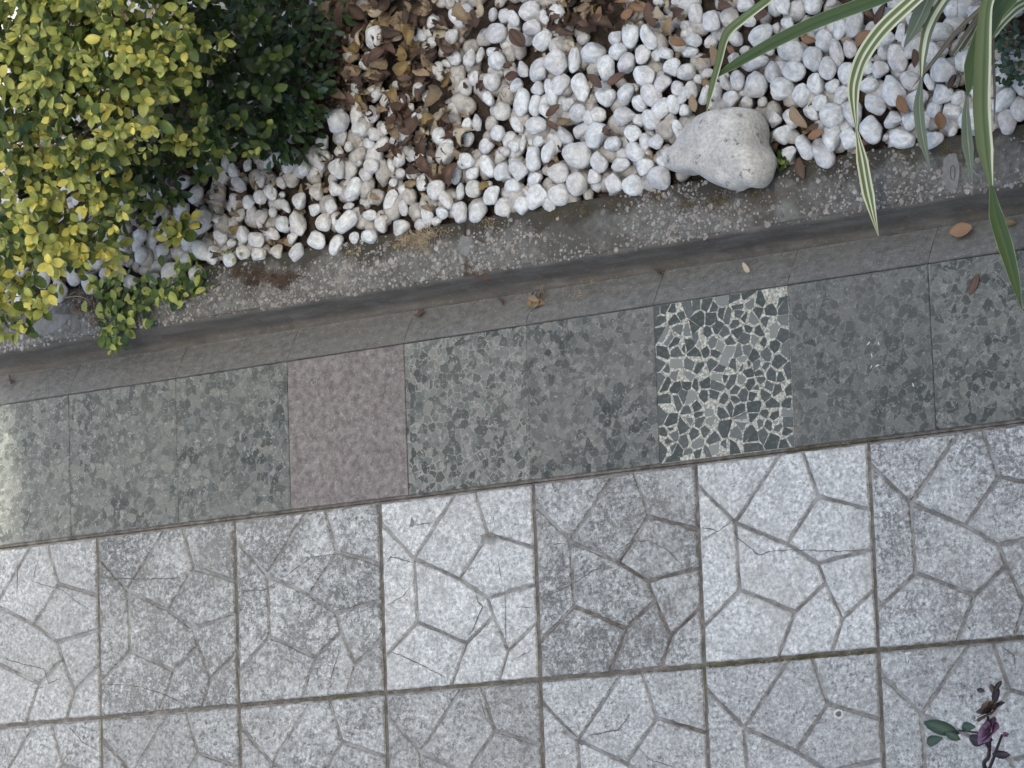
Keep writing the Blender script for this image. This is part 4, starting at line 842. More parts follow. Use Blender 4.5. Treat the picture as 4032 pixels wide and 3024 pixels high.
# loose litter: nobody could count it
mb = MB(); mats = ['rust', 'brown', 'tan', 'pale', 'olive']
def scrap(p, L, mi, kind):
    v, f = LEAFG[(kind, random.randrange(6))]; e = Matrix.Rotation(rnd(0, 6.28), 3, 'Z') @ Matrix.Rotation(rnd(-.6, .6), 3, 'X') @ Matrix.Rotation(rnd(-.6, .6), 3, 'Y')
    q = [e @ Vector(t) * L + Vector(p) for t in v]; mb.add(q, f, mi)
nl = 0
while nl < 3200:
    x, y = rnd(-0.4, 2.8), KB + rnd(0.02, 1.1); px, py = pix(Vector((x, y, BED))); l = litter(px / K, py / K)
    dens = 0.13 + 0.87 * l
    if px / K < 720: dens = max(dens, 0.4)
    if random.random() > dens: continue
    nl += 1
    if l > 0.3: scrap((x, y, BED + rnd(0.01, 0.045)), rnd(0.022, 0.066), random.choices(range(5), (3, 7, 4, 2, 2))[0], random.choice(('leaf', 'shred', 'shred', 'shred')))
    else: scrap((x, y, BED + rnd(0.008, 0.026)), rnd(0.012, 0.04), random.choices(range(5), (3, 3, 4, 3, 1))[0], 'shred')
tag(mb.build('leaf_litter', [M[k] for k in mats]), 'loose brown and tan leaf litter between the pebbles under the hedge', 'leaf litter', None, 'stuff')

# ------------------------------------------------------------------ living leaves
def live_leaf(sd, wid=0.31, cup=0.25, bend=0.5):
    rs = random.Random(sd); nx, ny = 5, 2; v = []; bend *= rs.uniform(0.4, 1.3); cup *= rs.uniform(0.5, 1.4)
    for i in range(nx + 1):
        t = i / nx; w = wid * (math.sin(math.pi * (t ** 1.15) * 0.95 + 0.06) ** 0.62) if i < nx else 0.03
        a = -bend * t; x = math.sin(abs(a)) / bend; z = -(1 - math.cos(a)) / bend
        for j in range(ny + 1):
            s_ = j - 1; v.append((x, s_ * w, z + abs(s_) * w * cup))
    f = [(i * 3 + j, (i + 1) * 3 + j, (i + 1) * 3 + j + 1, i * 3 + j + 1) for i in range(nx) for j in range(2)]
    return v, f
LIVE = [live_leaf(s) for s in range(6)]
LIVEM = {}
def leaf_obj(name, mtx, mat, parent):
    k = (random.randrange(6), mat)
    if k not in LIVEM:
        m = mesh('leaf', *thicken(*LIVE[k[0]], 0.01), True); m.materials.append(M[mat]); LIVEM[k] = m
    o = D.objects.new(name, LIVEM[k]); COL.objects.link(o); o.parent = parent
    o.matrix_local = Matrix.Translation(-parent.location) @ mtx; return o
def leaf_mtx(p, d, n, L):
    d = d.normalized(); y = n.cross(d)
    y = y.normalized() if y.length > 1e-4 else d.orthogonal().normalized(); z = d.cross(y)
    return Matrix(((d.x * L, y.x * L, z.x * L, p.x), (d.y * L, y.y * L, z.y * L, p.y), (d.z * L, y.z * L, z.z * L, p.z), (0, 0, 0, 1)))
def foliage(leaves, parent, mats, limit, partname='leaf', rest='foliage'):
    """leaves: (matrix, material). The frontmost in view become parts of their own, the others one mass"""
    cell = {}; front = []
    for i, (m, mt) in enumerate(leaves):
        px, py = pix(m.translation)
        if -60 < px < 4090 and -60 < py < 3080:
            dist = (m.translation - CAM).length; k = (int(px / 62), int(py / 62))
            cell.setdefault(k, []).append((dist, i))
    for k, L in cell.items(): L.sort(); front += [(d, i, r) for r, (d, i) in enumerate(L[:3])]
    front.sort(key=lambda t: (t[2], t[0])); chosen = set(i for _, i, _ in front[:limit])
    mb = MB()
    for i, (m, mt) in enumerate(leaves):
        if i in chosen: leaf_obj(partname, m, mt, parent)
        else:
            v, f = random.choice(LIVE); mb.add([m @ Vector(q) - parent.location for q in v], f, mats.index(mt))
    if mb.v: tag(mb.build(rest, [M[k] for k in mats], parent), kind='stuff')
def shoot(out, p, ax, L, pal, n=4, spread=(0.9, 1.25)):
    """a shoot tip: opposite pairs of leaves, the youngest at the tip"""
    ax = ax.normalized(); a0 = ax.orthogonal().normalized(); ph = rnd(0, 6.28)
    for k in range(n):
        for s_ in (0, 1):
            a = ph + k * 1.57 + s_ * 3.1416 + rnd(-.3, .3); side = (Matrix.Rotation(a, 3, ax) @ a0)
            sp = rnd(*spread) * (0.55 + 0.25 * k) if k < 2 else rnd(1.1, 1.5); d = ax * math.cos(sp) + side * math.sin(sp)
            q = p - ax * (k * L * 0.42) + d * 0.002
            ln = L * (0.72 + 0.13 * k) * rnd(0.8, 1.15)
            mt = pal[min(k, len(pal) - 1)]
            if isinstance(mt, tuple): mt = random.choice(mt)
            out.append((leaf_mtx(q, d + Vector((rnd(-.15, .15), rnd(-.15, .15), rnd(-.1, .2))), ax + Vector((rnd(-.3, .3), rnd(-.3, .3), .3)), ln), mt))

# golden hedge at the left
hb = ov(470, 300, BED); hb = Vector((hb.x - 0.1, hb.y + 0.1, BED))
hedge = empty('golden_hedge', hb); tag(hedge, 'golden green small-leaved hedge shrub overhanging the pebbles at the left', 'shrub')
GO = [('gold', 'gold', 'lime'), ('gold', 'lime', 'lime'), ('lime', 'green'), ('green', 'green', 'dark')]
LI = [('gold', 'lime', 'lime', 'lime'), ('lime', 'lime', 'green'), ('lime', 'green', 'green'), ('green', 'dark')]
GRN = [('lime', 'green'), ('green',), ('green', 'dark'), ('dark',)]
SHADED = [('green', 'dark'), ('dark',), ('dark',), ('dark',)]  # shade on the hedge's lower side is put into these leaf colours
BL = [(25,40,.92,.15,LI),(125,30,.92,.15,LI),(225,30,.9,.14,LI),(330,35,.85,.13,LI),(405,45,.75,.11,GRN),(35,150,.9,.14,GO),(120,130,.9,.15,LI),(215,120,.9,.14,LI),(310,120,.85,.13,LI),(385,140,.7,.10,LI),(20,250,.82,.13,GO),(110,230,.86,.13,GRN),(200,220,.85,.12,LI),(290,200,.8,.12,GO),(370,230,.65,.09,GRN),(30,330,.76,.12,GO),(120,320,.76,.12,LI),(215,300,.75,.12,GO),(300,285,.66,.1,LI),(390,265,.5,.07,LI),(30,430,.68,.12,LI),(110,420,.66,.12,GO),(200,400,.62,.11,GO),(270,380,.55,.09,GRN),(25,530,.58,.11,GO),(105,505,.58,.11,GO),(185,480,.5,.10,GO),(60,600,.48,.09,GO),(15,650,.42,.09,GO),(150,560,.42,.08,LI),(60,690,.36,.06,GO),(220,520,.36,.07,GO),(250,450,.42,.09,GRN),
(330,330,.45,.10,SHADED),(390,360,.34,.09,SHADED),(320,400,.34,.08,SHADED),(440,300,.36,.09,SHADED),(450,190,.5,.12,SHADED),(450,90,.58,.12,SHADED),(510,240,.34,.10,GRN),(520,150,.4,.12,SHADED),(530,50,.45,.13,SHADED),(480,340,.24,.06,LI),(540,310,.2,.06,GRN),(390,500,.15,.04,GO),(-90,60,.95,.16,LI),(-100,220,.85,.15,GO),(-110,380,.7,.14,GO),(-100,540,.55,.13,GO),(-60,660,.42,.1,GO),(60,-70,.95,.15,LI),(220,-70,.95,.15,LI),(380,-60,.8,.13,GRN)]
LV = []; cen = []
for (x, y, z, r, pal) in BL:
    c = ov(x, y, z * 0.8 + 0.04); cen.append(c)
    n = max(7, int(r * r * 1750))
    for _ in range(n):
        u = Vector((rnd(-1, 1), rnd(-1, 1), rnd(-0.7, 1)))
        if u.length > 1 or u.length < 0.25: u = u.normalized() * rnd(0.6, 1)
        p = c + u * r; ax = u.normalized() * 0.8 + Vector((0.15, -0.1, 0.75)) + Vector((rnd(-.35, .35), rnd(-.35, .35), rnd(-.1, .3)))
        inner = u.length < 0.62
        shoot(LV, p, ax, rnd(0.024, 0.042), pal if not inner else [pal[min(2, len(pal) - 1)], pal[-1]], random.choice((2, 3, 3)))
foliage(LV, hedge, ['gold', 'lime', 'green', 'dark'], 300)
mb = MB()
for i, c in enumerate(cen):
    b = hb + Vector((rnd(-.12, .1), rnd(-.15, .15), -0.02)); m = b.lerp(c, 0.5) + Vector((rnd(-.04, .04), rnd(-.04, .04), 0.06))
    mb = MB(); tube(mb, [q - hb for q in spline([b, m, c], 4)], [0.008 - 0.0008 * k for k in range(9)], 5); mb.build('branch', M['bark'], hedge)

# low shrub between hedge and pebbles; hedge shade is put into its dark leaves
db = ov(640, 190, BED); dark = empty('shaded_shrub', db); tag(dark, 'low small-leaved shrub right of the golden hedge, shade put into its dark colour', 'shrub')
LV = []
for (x, y, z, r) in ((600,60,.2,.10),(585,140,.2,.11),(640,170,.12,.08),(600,220,.14,.09),(640,250,.07,.06),(570,270,.13,.08),(660,110,.1,.07),(610,290,.07,.05),(560,30,.24,.1),(560,200,.2,.09),(640,40,.16,.1),(680,30,.1,.07),(650,300,.06,.05),(625,200,.17,.09)):
    c = ov(x, y, z)
    for _ in range(int(r * r * 15000)):
        u = Vector((rnd(-1, 1), rnd(-1, 1), rnd(-.5, 1)))
        if u.length > 1: u.normalize()
        d = u + Vector((rnd(-.4, .4), rnd(-.4, .4), rnd(-.2, .7)))
        LV.append((leaf_mtx(c + u * r, d, Vector((rnd(-.4, .4), rnd(-.4, .4), 1)), rnd(0.016, 0.032)), random.choice(('dark', 'dark', 'dark', 'dark', 'bluegreen'))))
mb = MB()
for m, mt in LV:
    v, f = random.choice(LIVE); mb.add([m @ Vector((q[0], q[1] * 0.8, q[2])) - db for q in v], f, 0 if mt == 'dark' else 1)
tag(mb.build('foliage', [M['dark'], M['bluegreen']], dark), kind='stuff')
for k in range(9):
    mb = MB(); a = rnd(0, 6.28); c = Vector((math.cos(a) * .1, math.sin(a) * .1, rnd(.1, .2))); tube(mb, spline([(0, 0, -.02), c * 0.5, c], 4), [0.004 - 0.0004 * j for j in range(9)], 5); mb.build('stem', M['bark'], dark)

# weeds
def weed(name, spots, n, size, mats, label, z0, zr, spread):
    b = ov(*spots[0], z0); e = empty(name, b); tag(e, label, 'weed'); L = []
    for _ in range(n):
        s_ = random.choice(spots); p = ov(s_[0] + random.gauss(0, spread), s_[1] + random.gauss(0, spread), z0 + rnd(0.004, zr))
        a = rnd(0, 6.28); d = Vector((math.cos(a), math.sin(a), rnd(-.15, .7)))
        L.append((leaf_mtx(p, d, Vector((rnd(-.3, .3), rnd(-.3, .3), 1)), rnd(*size)), random.choice(mats)))
    for m, mt in L[:60]: leaf_obj('leaf', m, mt, e)
    mb = MB()
    for m, mt in L[60:]:
        v, f = random.choice(LIVE); mb.add([m @ Vector(q) - b for q in v], f, sorted(set(mats)).index(mt))
    if mb.v: tag(mb.build('small_leaves', [M[k] for k in sorted(set(mats))], e), kind='stuff')
    for m, mt in L[:14]:
        mb = MB(); q = m.translation - b; r0 = Vector((q.x * 0.8, q.y * 0.8, -0.004)); tube(mb, [r0, (r0 + q) / 2, q], 0.0009, 4); mb.build('stem', M['green'], e)
weed('weed_clump', [(250, 690), (270, 650), (300, 630), (240, 620), (340, 610), (390, 610), (420, 620), (400, 580), (250, 715), (245, 735), (330, 640), (220, 640), (370, 640), (300, 670)], 300, (0.014, 0.032), ['green', 'lime', 'green', 'green', 'dark', 'lime'], 'green leafy weed clump growing over the kerb below the hedge', KZ, 0.04, 15)
weed('small_weed', [(1682, 352), (1692, 340)], 26, (0.010, 0.018), ['green', 'dark', 'lime'], 'tiny green weed at the right end of the boulder', KZ, 0.02, 5)
weed('small_weed', [(2185, 90), (2170, 130), (2190, 160), (2160, 70)], 90, (0.010, 0.02), ['bluegreen', 'dark', 'bluegreen'], 'blue green weed among pebbles at the right edge', BED + 0.03, 0.06, 16)
weed('small_weed', [(500, 545), (440, 600)], 26, (0.008, 0.014), ['green', 'lime'], 'small green weed at the pebble edge right of the weed clump', KZ, 0.02, 12)
def tuft(name, spots, n, L, mats, label, cat, z0, spread, flat=0.4, kind='stuff', wid=0.0007):
    mb = MB(); b = ov(*spots[0], z0)
    for _ in range(n):
        s_ = random.choice(spots); p = ov(s_[0] + random.gauss(0, spread), s_[1] + random.gauss(0, spread * 0.6), z0) - b
        a = rnd(0, 6.28); l = rnd(*L); d = Vector((math.cos(a), math.sin(a), rnd(0.05, flat))).normalized(); y = Vector((-d.y, d.x, 0)).normalized() * wid
        q = p + d * l * 0.55 + Vector((0, 0, 0.15 * l)); r = p + d * l
        mb.add([p - y, p + y, q + y * .8, q - y * .8, r], [(0, 1, 2, 3), (3, 2, 4)], random.randrange(len(mats)))
    o = mb.build(name, [M[k] for k in mats]); o.location = b
    tag(o, label, cat, None, kind); return o
tuft('dry_grass', [(905, 512), (880, 520), (930, 508), (910, 525)], 240, (0.012, 0.032), ['straw', 'straw', 'tan'], 'straw coloured dry grass at the pebble edge of the kerb', 'grass', KZ + 0.002, 9)
tuft('dead_moss', [(560, 590), (590, 600), (520, 590), (630, 595), (610, 612), (545, 610)], 900, (0.005, 0.016), ['redgrass', 'redgrass', 'brown'], 'red brown dead moss on the kerb right of the weed clump', 'moss', KZ + 0.001, 11, 0.8)
tuft('dead_moss', [(180, 640), (200, 660), (175, 670), (210, 690)], 420, (0.006, 0.018), ['redgrass', 'straw', 'brown'], 'brown dead moss on the kerb left of the weed clump', 'moss', KZ + 0.001, 10, 0.7)
tuft('dead_moss', [(1010, 592), (1030, 596), (1050, 600), (1012, 575)], 260, (0.004, 0.01), ['redgrass', 'brown'], 'dark moss filling the open kerb joint', 'moss', KZ - 0.001, 5, 0.8)
tuft('kerb_moss', [(1560, 430), (1480, 445), (1420, 425), (1330, 440), (1260, 450), (1200, 462), (1620, 415), (1540, 440)], 900, (0.003, 0.008), ['moss', 'redgrass', 'brown'], 'dark moss along the pebble edge of the kerb left of the boulder', 'moss', KZ + 0.001, 13, 0.8)
tuft('kerb_moss', [(1060, 480), (960, 500), (850, 530), (760, 545)], 420, (0.003, 0.008), ['moss', 'redgrass', 'straw'], 'brown moss along the pebble edge of the kerb around the dry grass', 'moss', KZ + 0.001, 12, 0.8)
tuft('kerb_moss', [(1760, 350), (1850, 345), (1950, 335), (2050, 325), (1880, 352)], 420, (0.003, 0.008), ['redgrass', 'brown', 'moss'], 'dark moss along the pebble edge of the kerb under the striped blades', 'moss', KZ + 0.001, 14, 0.8)
tuft('gutter_straw', [(1230, 635), (1280, 625), (1340, 615)], 34, (0.006, 0.014), ['tan', 'olive'], 'scattered straw bits on the gutter right of the crumpled lump', 'straw', GZ * 0.6 + 0.002, 22, 0.1)
mb = MB(); tube(mb, [q for q in spline([ov(105, 672, KZ + 0.004), ov(125, 650, KZ + .012), ov(160, 640, KZ + .015), ov(185, 645, KZ + .01), ov(198, 660, KZ + .003)], 5)], 0.0012, 5)
tag(mb.build('grass_stalk', M['pale']), 'pale bent grass stalk on the kerb left of the weed clump', 'stalk')
# moss in the joints of the paving, nobody could count it
mb = MB()
def moss_line(x0, y0, x1, y1, n, w, z=-0.004):
    for _ in range(n):
        t = random.random(); p = ov(x0 + (x1 - x0) * t, y0 + (y1 - y0) * t, 0) + Vector((rnd(-w, w), rnd(-w, w), z)); a = rnd(0, 6.28); l = rnd(0.002, 0.006)
        d = Vector((math.cos(a), math.sin(a), rnd(.4, 1.2))).normalized() * l; y = Vector((-d.y, d.x, 0)).normalized() * 0.0008
        mb.add([p - y, p + y, p + d], [(0, 1, 2)], random.choice((0, 0, 1)))
moss_line(1530, 1442, 1890, 1408, 900, 0.004); moss_line(1100, 1480, 1520, 1445, 260, 0.004); moss_line(1900, 1405, 2212, 1375, 250, 0.004); moss_line(520, 1522, 1000, 1480, 200, 0.004); moss_line(1700, 975, 1900, 948, 300, 0.003); moss_line(220, 1560, 330, 1548, 90, 0.004)
tag(mb.build('joint_moss', [M['moss'], M['redgrass']], pav, False), kind='stuff')

# ------------------------------------------------------------------ striped ornamental grass at the upper right
def Z3(x, y, z): return at(2688 + x * 0.60759, y * 0.60759, z)
root = at(4050, -170, BED); sp = empty('striped_grass_plant', root); tag(sp, 'green and cream striped strap-leaved plant arching over the pebbles at upper right', 'plant')
def blade(mat, pts, wid, fold=0.35, label=None, start=True):
    P = [Z3(*p) for p in pts]
    if start: P = [root + Vector((rnd(-.02, .02), rnd(-.02, .02), 0)), root.lerp(P[0], 0.5) + Vector((0, 0, 0.1))] + P; wid = [wid[0] * 0.6, wid[0] * 0.9] + list(wid)
    C = spline(P, 6); n = len(C); mb = MB(); v = []; uv = []
    for i, c in enumerate(C):
        t = (C[min(i + 1, n - 1)] - C[max(i - 1, 0)]).normalized(); view_ = (CAM - c).normalized()
        # the strap lies roughly open to the sky, its midrib sunk
        up = (Vector((0, 0, 1)) + view_ * 0.9).normalized(); y = up.cross(t).normalized(); nz = t.cross(y)
        k = i / 6; a = int(min(k, len(wid) - 1)); b = min(a + 1, len(wid) - 1); w = (wid[a] + (wid[b] - wid[a]) * (k - a)) * 0.60759 * MPP * 0.5
        for j in range(7):
            s_ = j / 3 - 1; v.append(c + y * s_ * w + nz * (abs(s_) * fold * w - fold * w * 0.5) - root); uv.append((j / 6, i / n * 4))
    for sgn, off in ((1, 0.0), (-1, -0.0005)):
        vv = [q + Vector((0, 0, off)) for q in v]; f = [(i * 7 + j, i * 7 + j + 1, (i + 1) * 7 + j + 1, (i + 1) * 7 + j) for i in range(n - 1) for j in range(6)]
        if sgn < 0: f = [tuple(reversed(q)) for q in f]
        mb.add(vv, f, 0, uv)
    o = mb.build('blade', M[mat], sp, True, True)
    if label: o['label'] = label
blade('blade_green', [(1500,-110,.32),(1230,5,.31),(900,130,.27),(600,270,.2),(350,410,.14),(160,530,.09)], [85, 84, 82, 76, 58, 3], label='long straight dark green blade')
blade('blade_edge', [(700,-110,.26),(540,10,.25),(390,125,.23),(285,225,.20),(235,400,.14),(190,570,.1),(150,745,.085)], [50, 50, 55, 62, 48, 40, 5], label='thin bent green blade')
blade('blade_stripe', [(1640,-120,.36),(1480,15,.36),(1300,185,.34),(1180,350,.31),(1125,490,.27),(1108,620,.24),(1128,840,.19),(1165,1040,.16),(1205,1260,.11),(1268,1530,.055)], [70, 85, 92, 92, 88, 72, 14, 74, 78, 4], label='cream striped blade folded once, its tip over the kerb face')
blade('blade_grey', [(1640,-120,.35),(1570,30,.33),(1510,160,.3),(1432,310,.26)], [95, 98, 90, 4], label='short grey green blade')
blade('blade_cream', [(1800,-120,.32),(1690,10,.31),(1600,170,.28),(1562,330,.24),(1548,520,.18)], [55, 60, 66, 58, 14], label='cream centred blade')
blade('blade_grey', [(1548,500,.19),(1532,700,.14),(1555,900,.1),(1605,1100,.06)], [14, 70, 60, 3], start=False)
blade('blade_green', [(2140,-80,.42),(2030,80,.4),(1935,270,.35),(1875,450,.28),(1845,620,.23)], [110, 118, 122, 105, 10], label='broad green blade')
blade('blade_grey', [(1846,600,.235),(1838,760,.19),(1850,950,.14),(1878,1195,.09)], [10, 55, 74, 3], start=False)
blade('blade_edge', [(2000,-100,.46),(1965,80,.44),(1948,400,.38),(1942,700,.31),(1962,960,.26),(2000,1215,.21)], [70, 80, 105, 108, 100, 22], label='longest cream edged blade')
blade('blade_green', [(2000,1200,.213),(2035,1400,.18),(2095,1600,.15),(2150,1800,.12),(2200,2010,.09)], [18, 90, 96, 66, 3], start=False)
blade('blade_stripe', [(2300,-60,.32),(2150,60,.3),(2030,190,.26),(1985,300,.22)], [60, 66, 62, 8])
blade('blade_dry', [(2050,-80,.28),(1790,190,.19),(1630,390,.12),(1488,565,.075)], [26, 28, 26, 3], 0.2, label='thin dry brown blade')
for k in range(4): blade('blade_cream' if k % 2 else 'blade_dry', [(2000 + k * 14, -40, .24), (1880 + k * 16, 150, .18), (1750 + k * 22, 345 - k * 4, .09)], [24, 30, 14], 0.3)
blade('blade_dry', [(2010,100,.3),(2012,350,.24),(2022,600,.17),(2018,800,.11)], [16, 18, 16, 3], 0.2)

# ------------------------------------------------------------------ rose at the lower right
def Z9(x, y, z): return at(2688 + x * 0.60759, 2016 + y * 0.60759, z)
RZ = 0.42; q0 = Z9(1980, 1500, RZ)
tag(slab('flower_bed', PX0, PX1, CY - 2 * CS - 0.9, CY - 2 * CS - 0.021, -0.28, -0.015, M['soil']), kind='structure')
rr = Vector((q0.x + 0.04, CY - 2 * CS - 0.12, -0.015)); rose = empty('rose_bush', rr); tag(rose, 'rose shoot with a mauve flower, a wilted bloom and dark leaves over the paving', 'rose')
def stem(pts, rad, mat='stem', name='stem'):
    mb = MB(); C = spline(pts, 5); n = len(C); tube(mb, [c - rr for c in C], [rad[0] + (rad[1] - rad[0]) * i / (n - 1) for i in range(n)], 7); mb.build(name, M[mat], rose)
stem([rr, rr.lerp(Z9(1975, 1700, RZ - .08), 0.55) + Vector((0, 0, .06)), Z9(1975, 1690, RZ - .07), Z9(1984, 1580, RZ - .03), Z9(1990, 1480, RZ), Z9(1984, 1390, RZ + .02), Z9(1975, 1300, RZ + .03)], (0.0048, 0.0024))
stem([Z9(1985, 1670, RZ - .06), Z9(2020, 1580, RZ - .03), Z9(2045, 1510, RZ - .01), Z9(2070, 1445, RZ)], (0.0032, 0.0024))
stem([Z9(1985, 1530, RZ - .01), Z9(1955, 1490, RZ), Z9(1925, 1470, RZ)], (0.0025, 0.0015))
stem([Z9(2020, 1575, RZ - .03), Z9(2040, 1572, RZ - .02), Z9(2060, 1570, RZ - .02)], (0.002, 0.0015))
stem([Z9(1985, 1450, RZ), Z9(1880, 1425, RZ + .01), Z9(1780, 1420, RZ + .01), Z9(1690, 1440, RZ + .01)], (0.002, 0.0012))
stem([Z9(1990, 1300, RZ + .03), Z9(2020, 1230, RZ + .03), Z9(2035, 1150, RZ + .03)], (0.002, 0.001))
def rleaf(x, y, L, ang, mat, name='leaf', z=RZ + .012, wid=1.0, nz=None):
    a = Z9(x - math.cos(RAD(ang)) * L / 2, y - math.sin(RAD(ang)) * L / 2, z); b = Z9(x + math.cos(RAD(ang)) * L / 2, y + math.sin(RAD(ang)) * L / 2, z)
    m = leaf_mtx(a, b - a, nz or ((CAM - a).normalized() + Vector((rnd(-.3, .3), rnd(-.3, .3), .2))), (b - a).length)
    o = leaf_obj(name, m, mat, rose); o.scale.y *= wid; return o
rleaf(1668, 1397, 215, 18, 'roseleaf', wid=.62); rleaf(1840, 1392, 115, 180, 'roseleaf', wid=.8); rleaf(1618, 1482, 135, 165, 'roseleaf', wid=.75); rleaf(1745, 1452, 100, 30, 'roseleaf', wid=.8)
rleaf(1905, 1478, 160, 165, 'maroon', wid=.8); rleaf(1960, 1470, 90, 10, 'maroon'); rleaf(2062, 1572, 110, 5, 'maroon', wid=.7); rleaf(1930, 1155, 50, 10, 'maroon', wid=.9)
rleaf(2030, 1190, 120, -80, 'maroon', wid=.7); rleaf(2040, 1130, 90, -60, 'maroon', wid=.6); rleaf(2010, 1150, 90, -110, 'wilt', wid=.7)
# blooms: petals wrapped round the heart
def bloom(x, y, w, n, mat, name, tiltv, z=RZ + .03, open_=1.0, mats=None):
    c = Z9(x, y, z); R_ = w * 0.60759 * MPP / 2; ax = tiltv.normalized(); a0 = ax.orthogonal().normalized(); bl = empty(name, c - rr); bl.parent = rose
    for k in range(n):
        ring = k // 5; a = k * 2.4 + rnd(-.2, .2); side = Matrix.Rotation(a, 3, ax) @ a0; sp = (0.25 + 0.33 * ring) * open_
        d = ax * math.cos(sp) + side * math.sin(sp); m = leaf_mtx(c + side * R_ * 0.12 * ring - ax * R_ * .3, d, -side + ax * 0.3, R_ * (0.85 + 0.12 * ring))
        kk = (k % 6, mats[k % len(mats)] if mats else mat)
        if kk not in LIVEM:
            me = mesh('petal', *thicken(*LIVE[kk[0]], 0.01), True); me.materials.append(M[kk[1]]); LIVEM[kk] = me
        o = D.objects.new('petal', LIVEM[kk]); COL.objects.link(o); o.parent = bl; o.matrix_local = Matrix.Translation(-c) @ m; o.scale.y *= 1.9
bloom(1972, 1415, 118, 20, 'petal', 'flower', Vector((-.35, .5, .75)))
bloom(1978, 1275, 150, 14, 'wilt', 'wilted_flower', Vector((-.3, .8, .5)), RZ + .04, 1.5, ['wilt', 'wilt', 'maroon'])
bloom(2092, 1448, 55, 8, 'petal', 'bud', Vector((.5, .5, .6)), RZ + .02, .6)

# ------------------------------------------------------------------ cracks, chipped holes and a drilled hole in the paving
CR = [(0, 2016, [[(650,425),(870,435),(1100,432),(1200,420)],[(1535,515),(1720,505),(1800,455)],[(215,450),(300,475),(400,500),(500,580),(620,650)],[(680,1120),(800,1118),(920,1135),(1010,1165),(1080,1185),(1210,1255)],[(30,950),(150,985),(290,1015),(320,1110),(400,1080)],[(225,1145),(320,1130)],[(440,1380),(540,1490),(640,1545)],[(120,310),(115,540)],[(270,250),(210,465)],[(1640,270),(1750,180),(1850,90)],[(1850,420),(2020,295),(2200,270)],[(2210,880),(2150,1080),(2150,1170)],[(2100,1060),(2150,1085)]]),
(1344, 2016, [[(270,355),(325,290),(470,330)],[(290,610),(400,550),(475,460),(480,350)],[(310,905),(400,930),(540,1000),(680,1075)],[(870,490),(890,580),(920,610),(860,760),(800,830)],[(1065,520),(1070,800),(1060,900)],[(1140,618),(1250,618)],[(470,85),(600,70)],[(985,0),(1000,100)],[(1020,300),(1045,480)],[(1100,970),(1250,890)],[(1340,210),(1470,205)],[(1330,550),(1480,480),(1700,340)],[(1690,760),(1790,940)],[(1910,1500),(1990,1600),(2180,1659)],[(1600,1450),(1800,1410),(1880,1310)],[(890,1150),(940,1340),(990,1400)],[(2010,190),(2120,250),(2210,340)],[(1790,250),(1900,190),(2010,185)]]),
(2688, 2016, [[(130,180),(240,120),(340,50),(400,0)],[(310,90),(370,175),(500,280),(580,255),(700,245),(1000,255),(1190,245)],[(130,100),(240,125)],[(2060,860),(2150,930),(2165,1020)]])]
for (ox, oy, L) in CR:
    for pl in L:
        P = [at(ox + x * .60759, oy + y * .60759, 0) for x, y in pl]; C = []
        for a, b in zip(P[:-1], P[1:]):
            m_ = max(2, int((b - a).length / 0.006)); C += [a.lerp(b, k / m_) for k in range(m_)]
        C.append(P[-1]); n = len(C); v = []; wmax = rnd(0.0006, 0.0012)
        for i, c in enumerate(C):
            t = (C[min(i + 1, n - 1)] - C[max(i - 1, 0)]).normalized(); s_ = Vector((-t.y, t.x, 0)); w = wmax * rnd(.5, 1.5) * (0.3 + 0.7 * min(1, min(i, n - 1 - i) / 4)); c = c + s_ * rnd(-.0011, .0011)
            v += [(c.x - s_.x * w, c.y - s_.y * w, 0.0026), (c.x + s_.x * w, c.y + s_.y * w, 0.0026)]
        link('crack', mesh('crack', v, [(2 * i, 2 * i + 1, 2 * i + 3, 2 * i + 2) for i in range(n - 1)], False), M['crack'], pav)
def hole(x, y, pts):
    v = [at(1344 + (x + a) * .60759, 2016 + (y + b) * .60759, 0.0024) for a, b in pts]; link('chipped_hole', mesh('chipped_hole', v, [tuple(range(len(v)))], False), M['groove'], pav)
hole(0, 0, [(440, 100), (455, 30), (475, 70), (465, 95)]); hole(0, 0, [(895, 150), (930, 145), (1000, 170), (1000, 205), (965, 215), (930, 200)]); hole(0, 0, [(1420, 1425), (1460, 1410), (1495, 1440), (1540, 1465), (1500, 1480), (1450, 1445)])
p = Z9(1010, 1310, 0.003); mb = MB()
N = 20; v = []
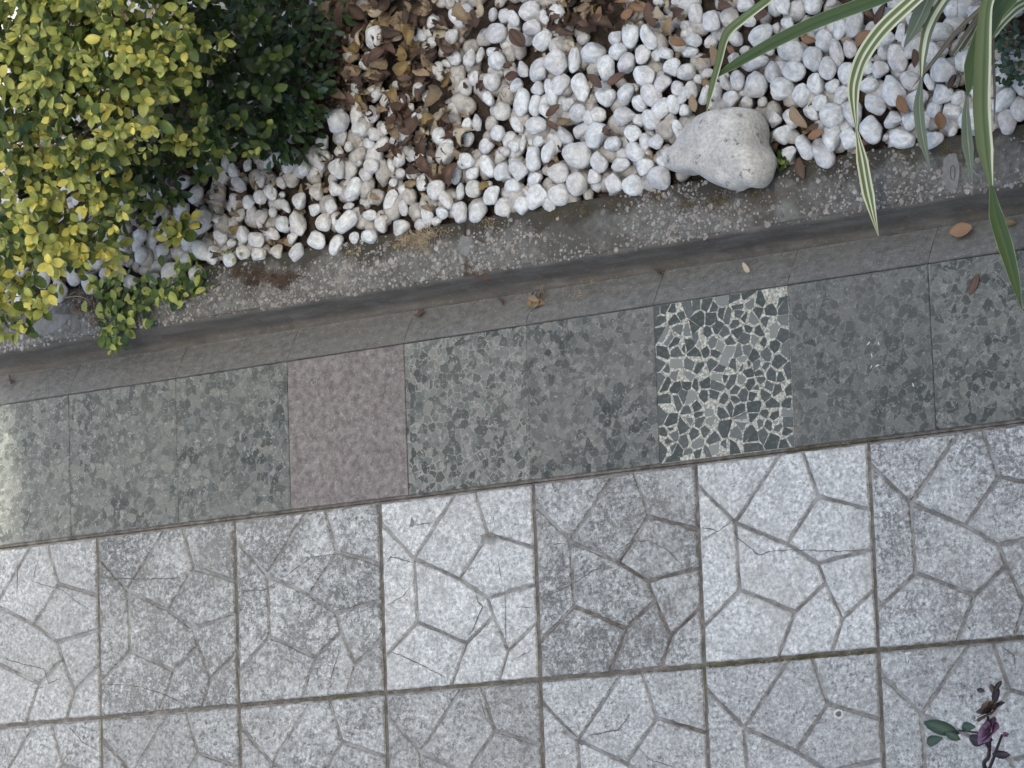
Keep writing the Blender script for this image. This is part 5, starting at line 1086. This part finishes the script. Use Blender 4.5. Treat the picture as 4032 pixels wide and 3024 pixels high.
for r_ in (0.0075, 0.0115): v += [(p.x + math.cos(k / N * 6.283) * r_ * rnd(.85, 1.15), p.y + math.sin(k / N * 6.283) * r_ * 0.8 * rnd(.85, 1.15), 0.003) for k in range(N)]
link('paint_ring', mesh('paint_ring', v, [(k, (k + 1) % N, N + (k + 1) % N, N + k) for k in range(N)], False), M['paint'], pav)
link('drilled_hole', mesh('drilled_hole', [(p.x + math.cos(k / N * 6.283) * .0055, p.y + math.sin(k / N * 6.283) * .0045, 0.0028) for k in range(N)], [tuple(range(N))], False), M['crack'], pav)

# ------------------------------------------------------------------ the house behind the camera, whose shade lies over everything
FX = CAM.x + 0.9; TS = math.tan(SUN_EL)
def reach(x): return (FX - x) * TS        # parapet height whose shadow ends at x
house = empty('house', (FX, 0, -0.3)); tag(house, 'cream plastered house whose shade lies over the pavement', 'building')
def hbox(name, x0, x1, y0, y1, z0, z1, m, parent=house):
    o = slab(name, x0 - FX, x1 - FX, y0, y1, z0 + 0.3, z1 + 0.3, m, parent); return o
hbox('wall', FX, FX + 8, -9, 9, -0.3, 10.3, M['wall'])
hbox('added_shade_parapet', FX + 0.001, FX + 0.2, -8.99, -0.315, 10.301, reach(-0.62), M['wall'])  # added parapet, stepped to shape where sun and shade fall
hbox('added_shade_parapet', FX + 0.001, FX + 0.2, -0.314, -0.03, 10.301, reach(-0.195), M['wall'])  # low step made to let a sun patch in at the left
hbox('added_shade_parapet', FX + 0.001, FX + 0.2, -0.029, 0.42, 10.301, reach(-0.62), M['wall'])
hbox('added_shade_parapet', FX + 0.001, FX + 0.2, 0.421, 8.99, 10.301, reach(-0.08), M['wall'])  # lowered so that sunlight reaches behind the hedge
for zf in (1.0, 4.0, 7.6):
    for yw in (-6, -3.5, 1.8, 4.5, 7):
        wn = hbox('window', FX - 0.03, FX + 0.02, yw - 0.6, yw + 0.6, zf, zf + 1.5, M['frame']); hbox('pane', FX - 0.036, FX - 0.031, yw - 0.52, yw + 0.52, zf + 0.08, zf + 1.42, M['glass'], wn)
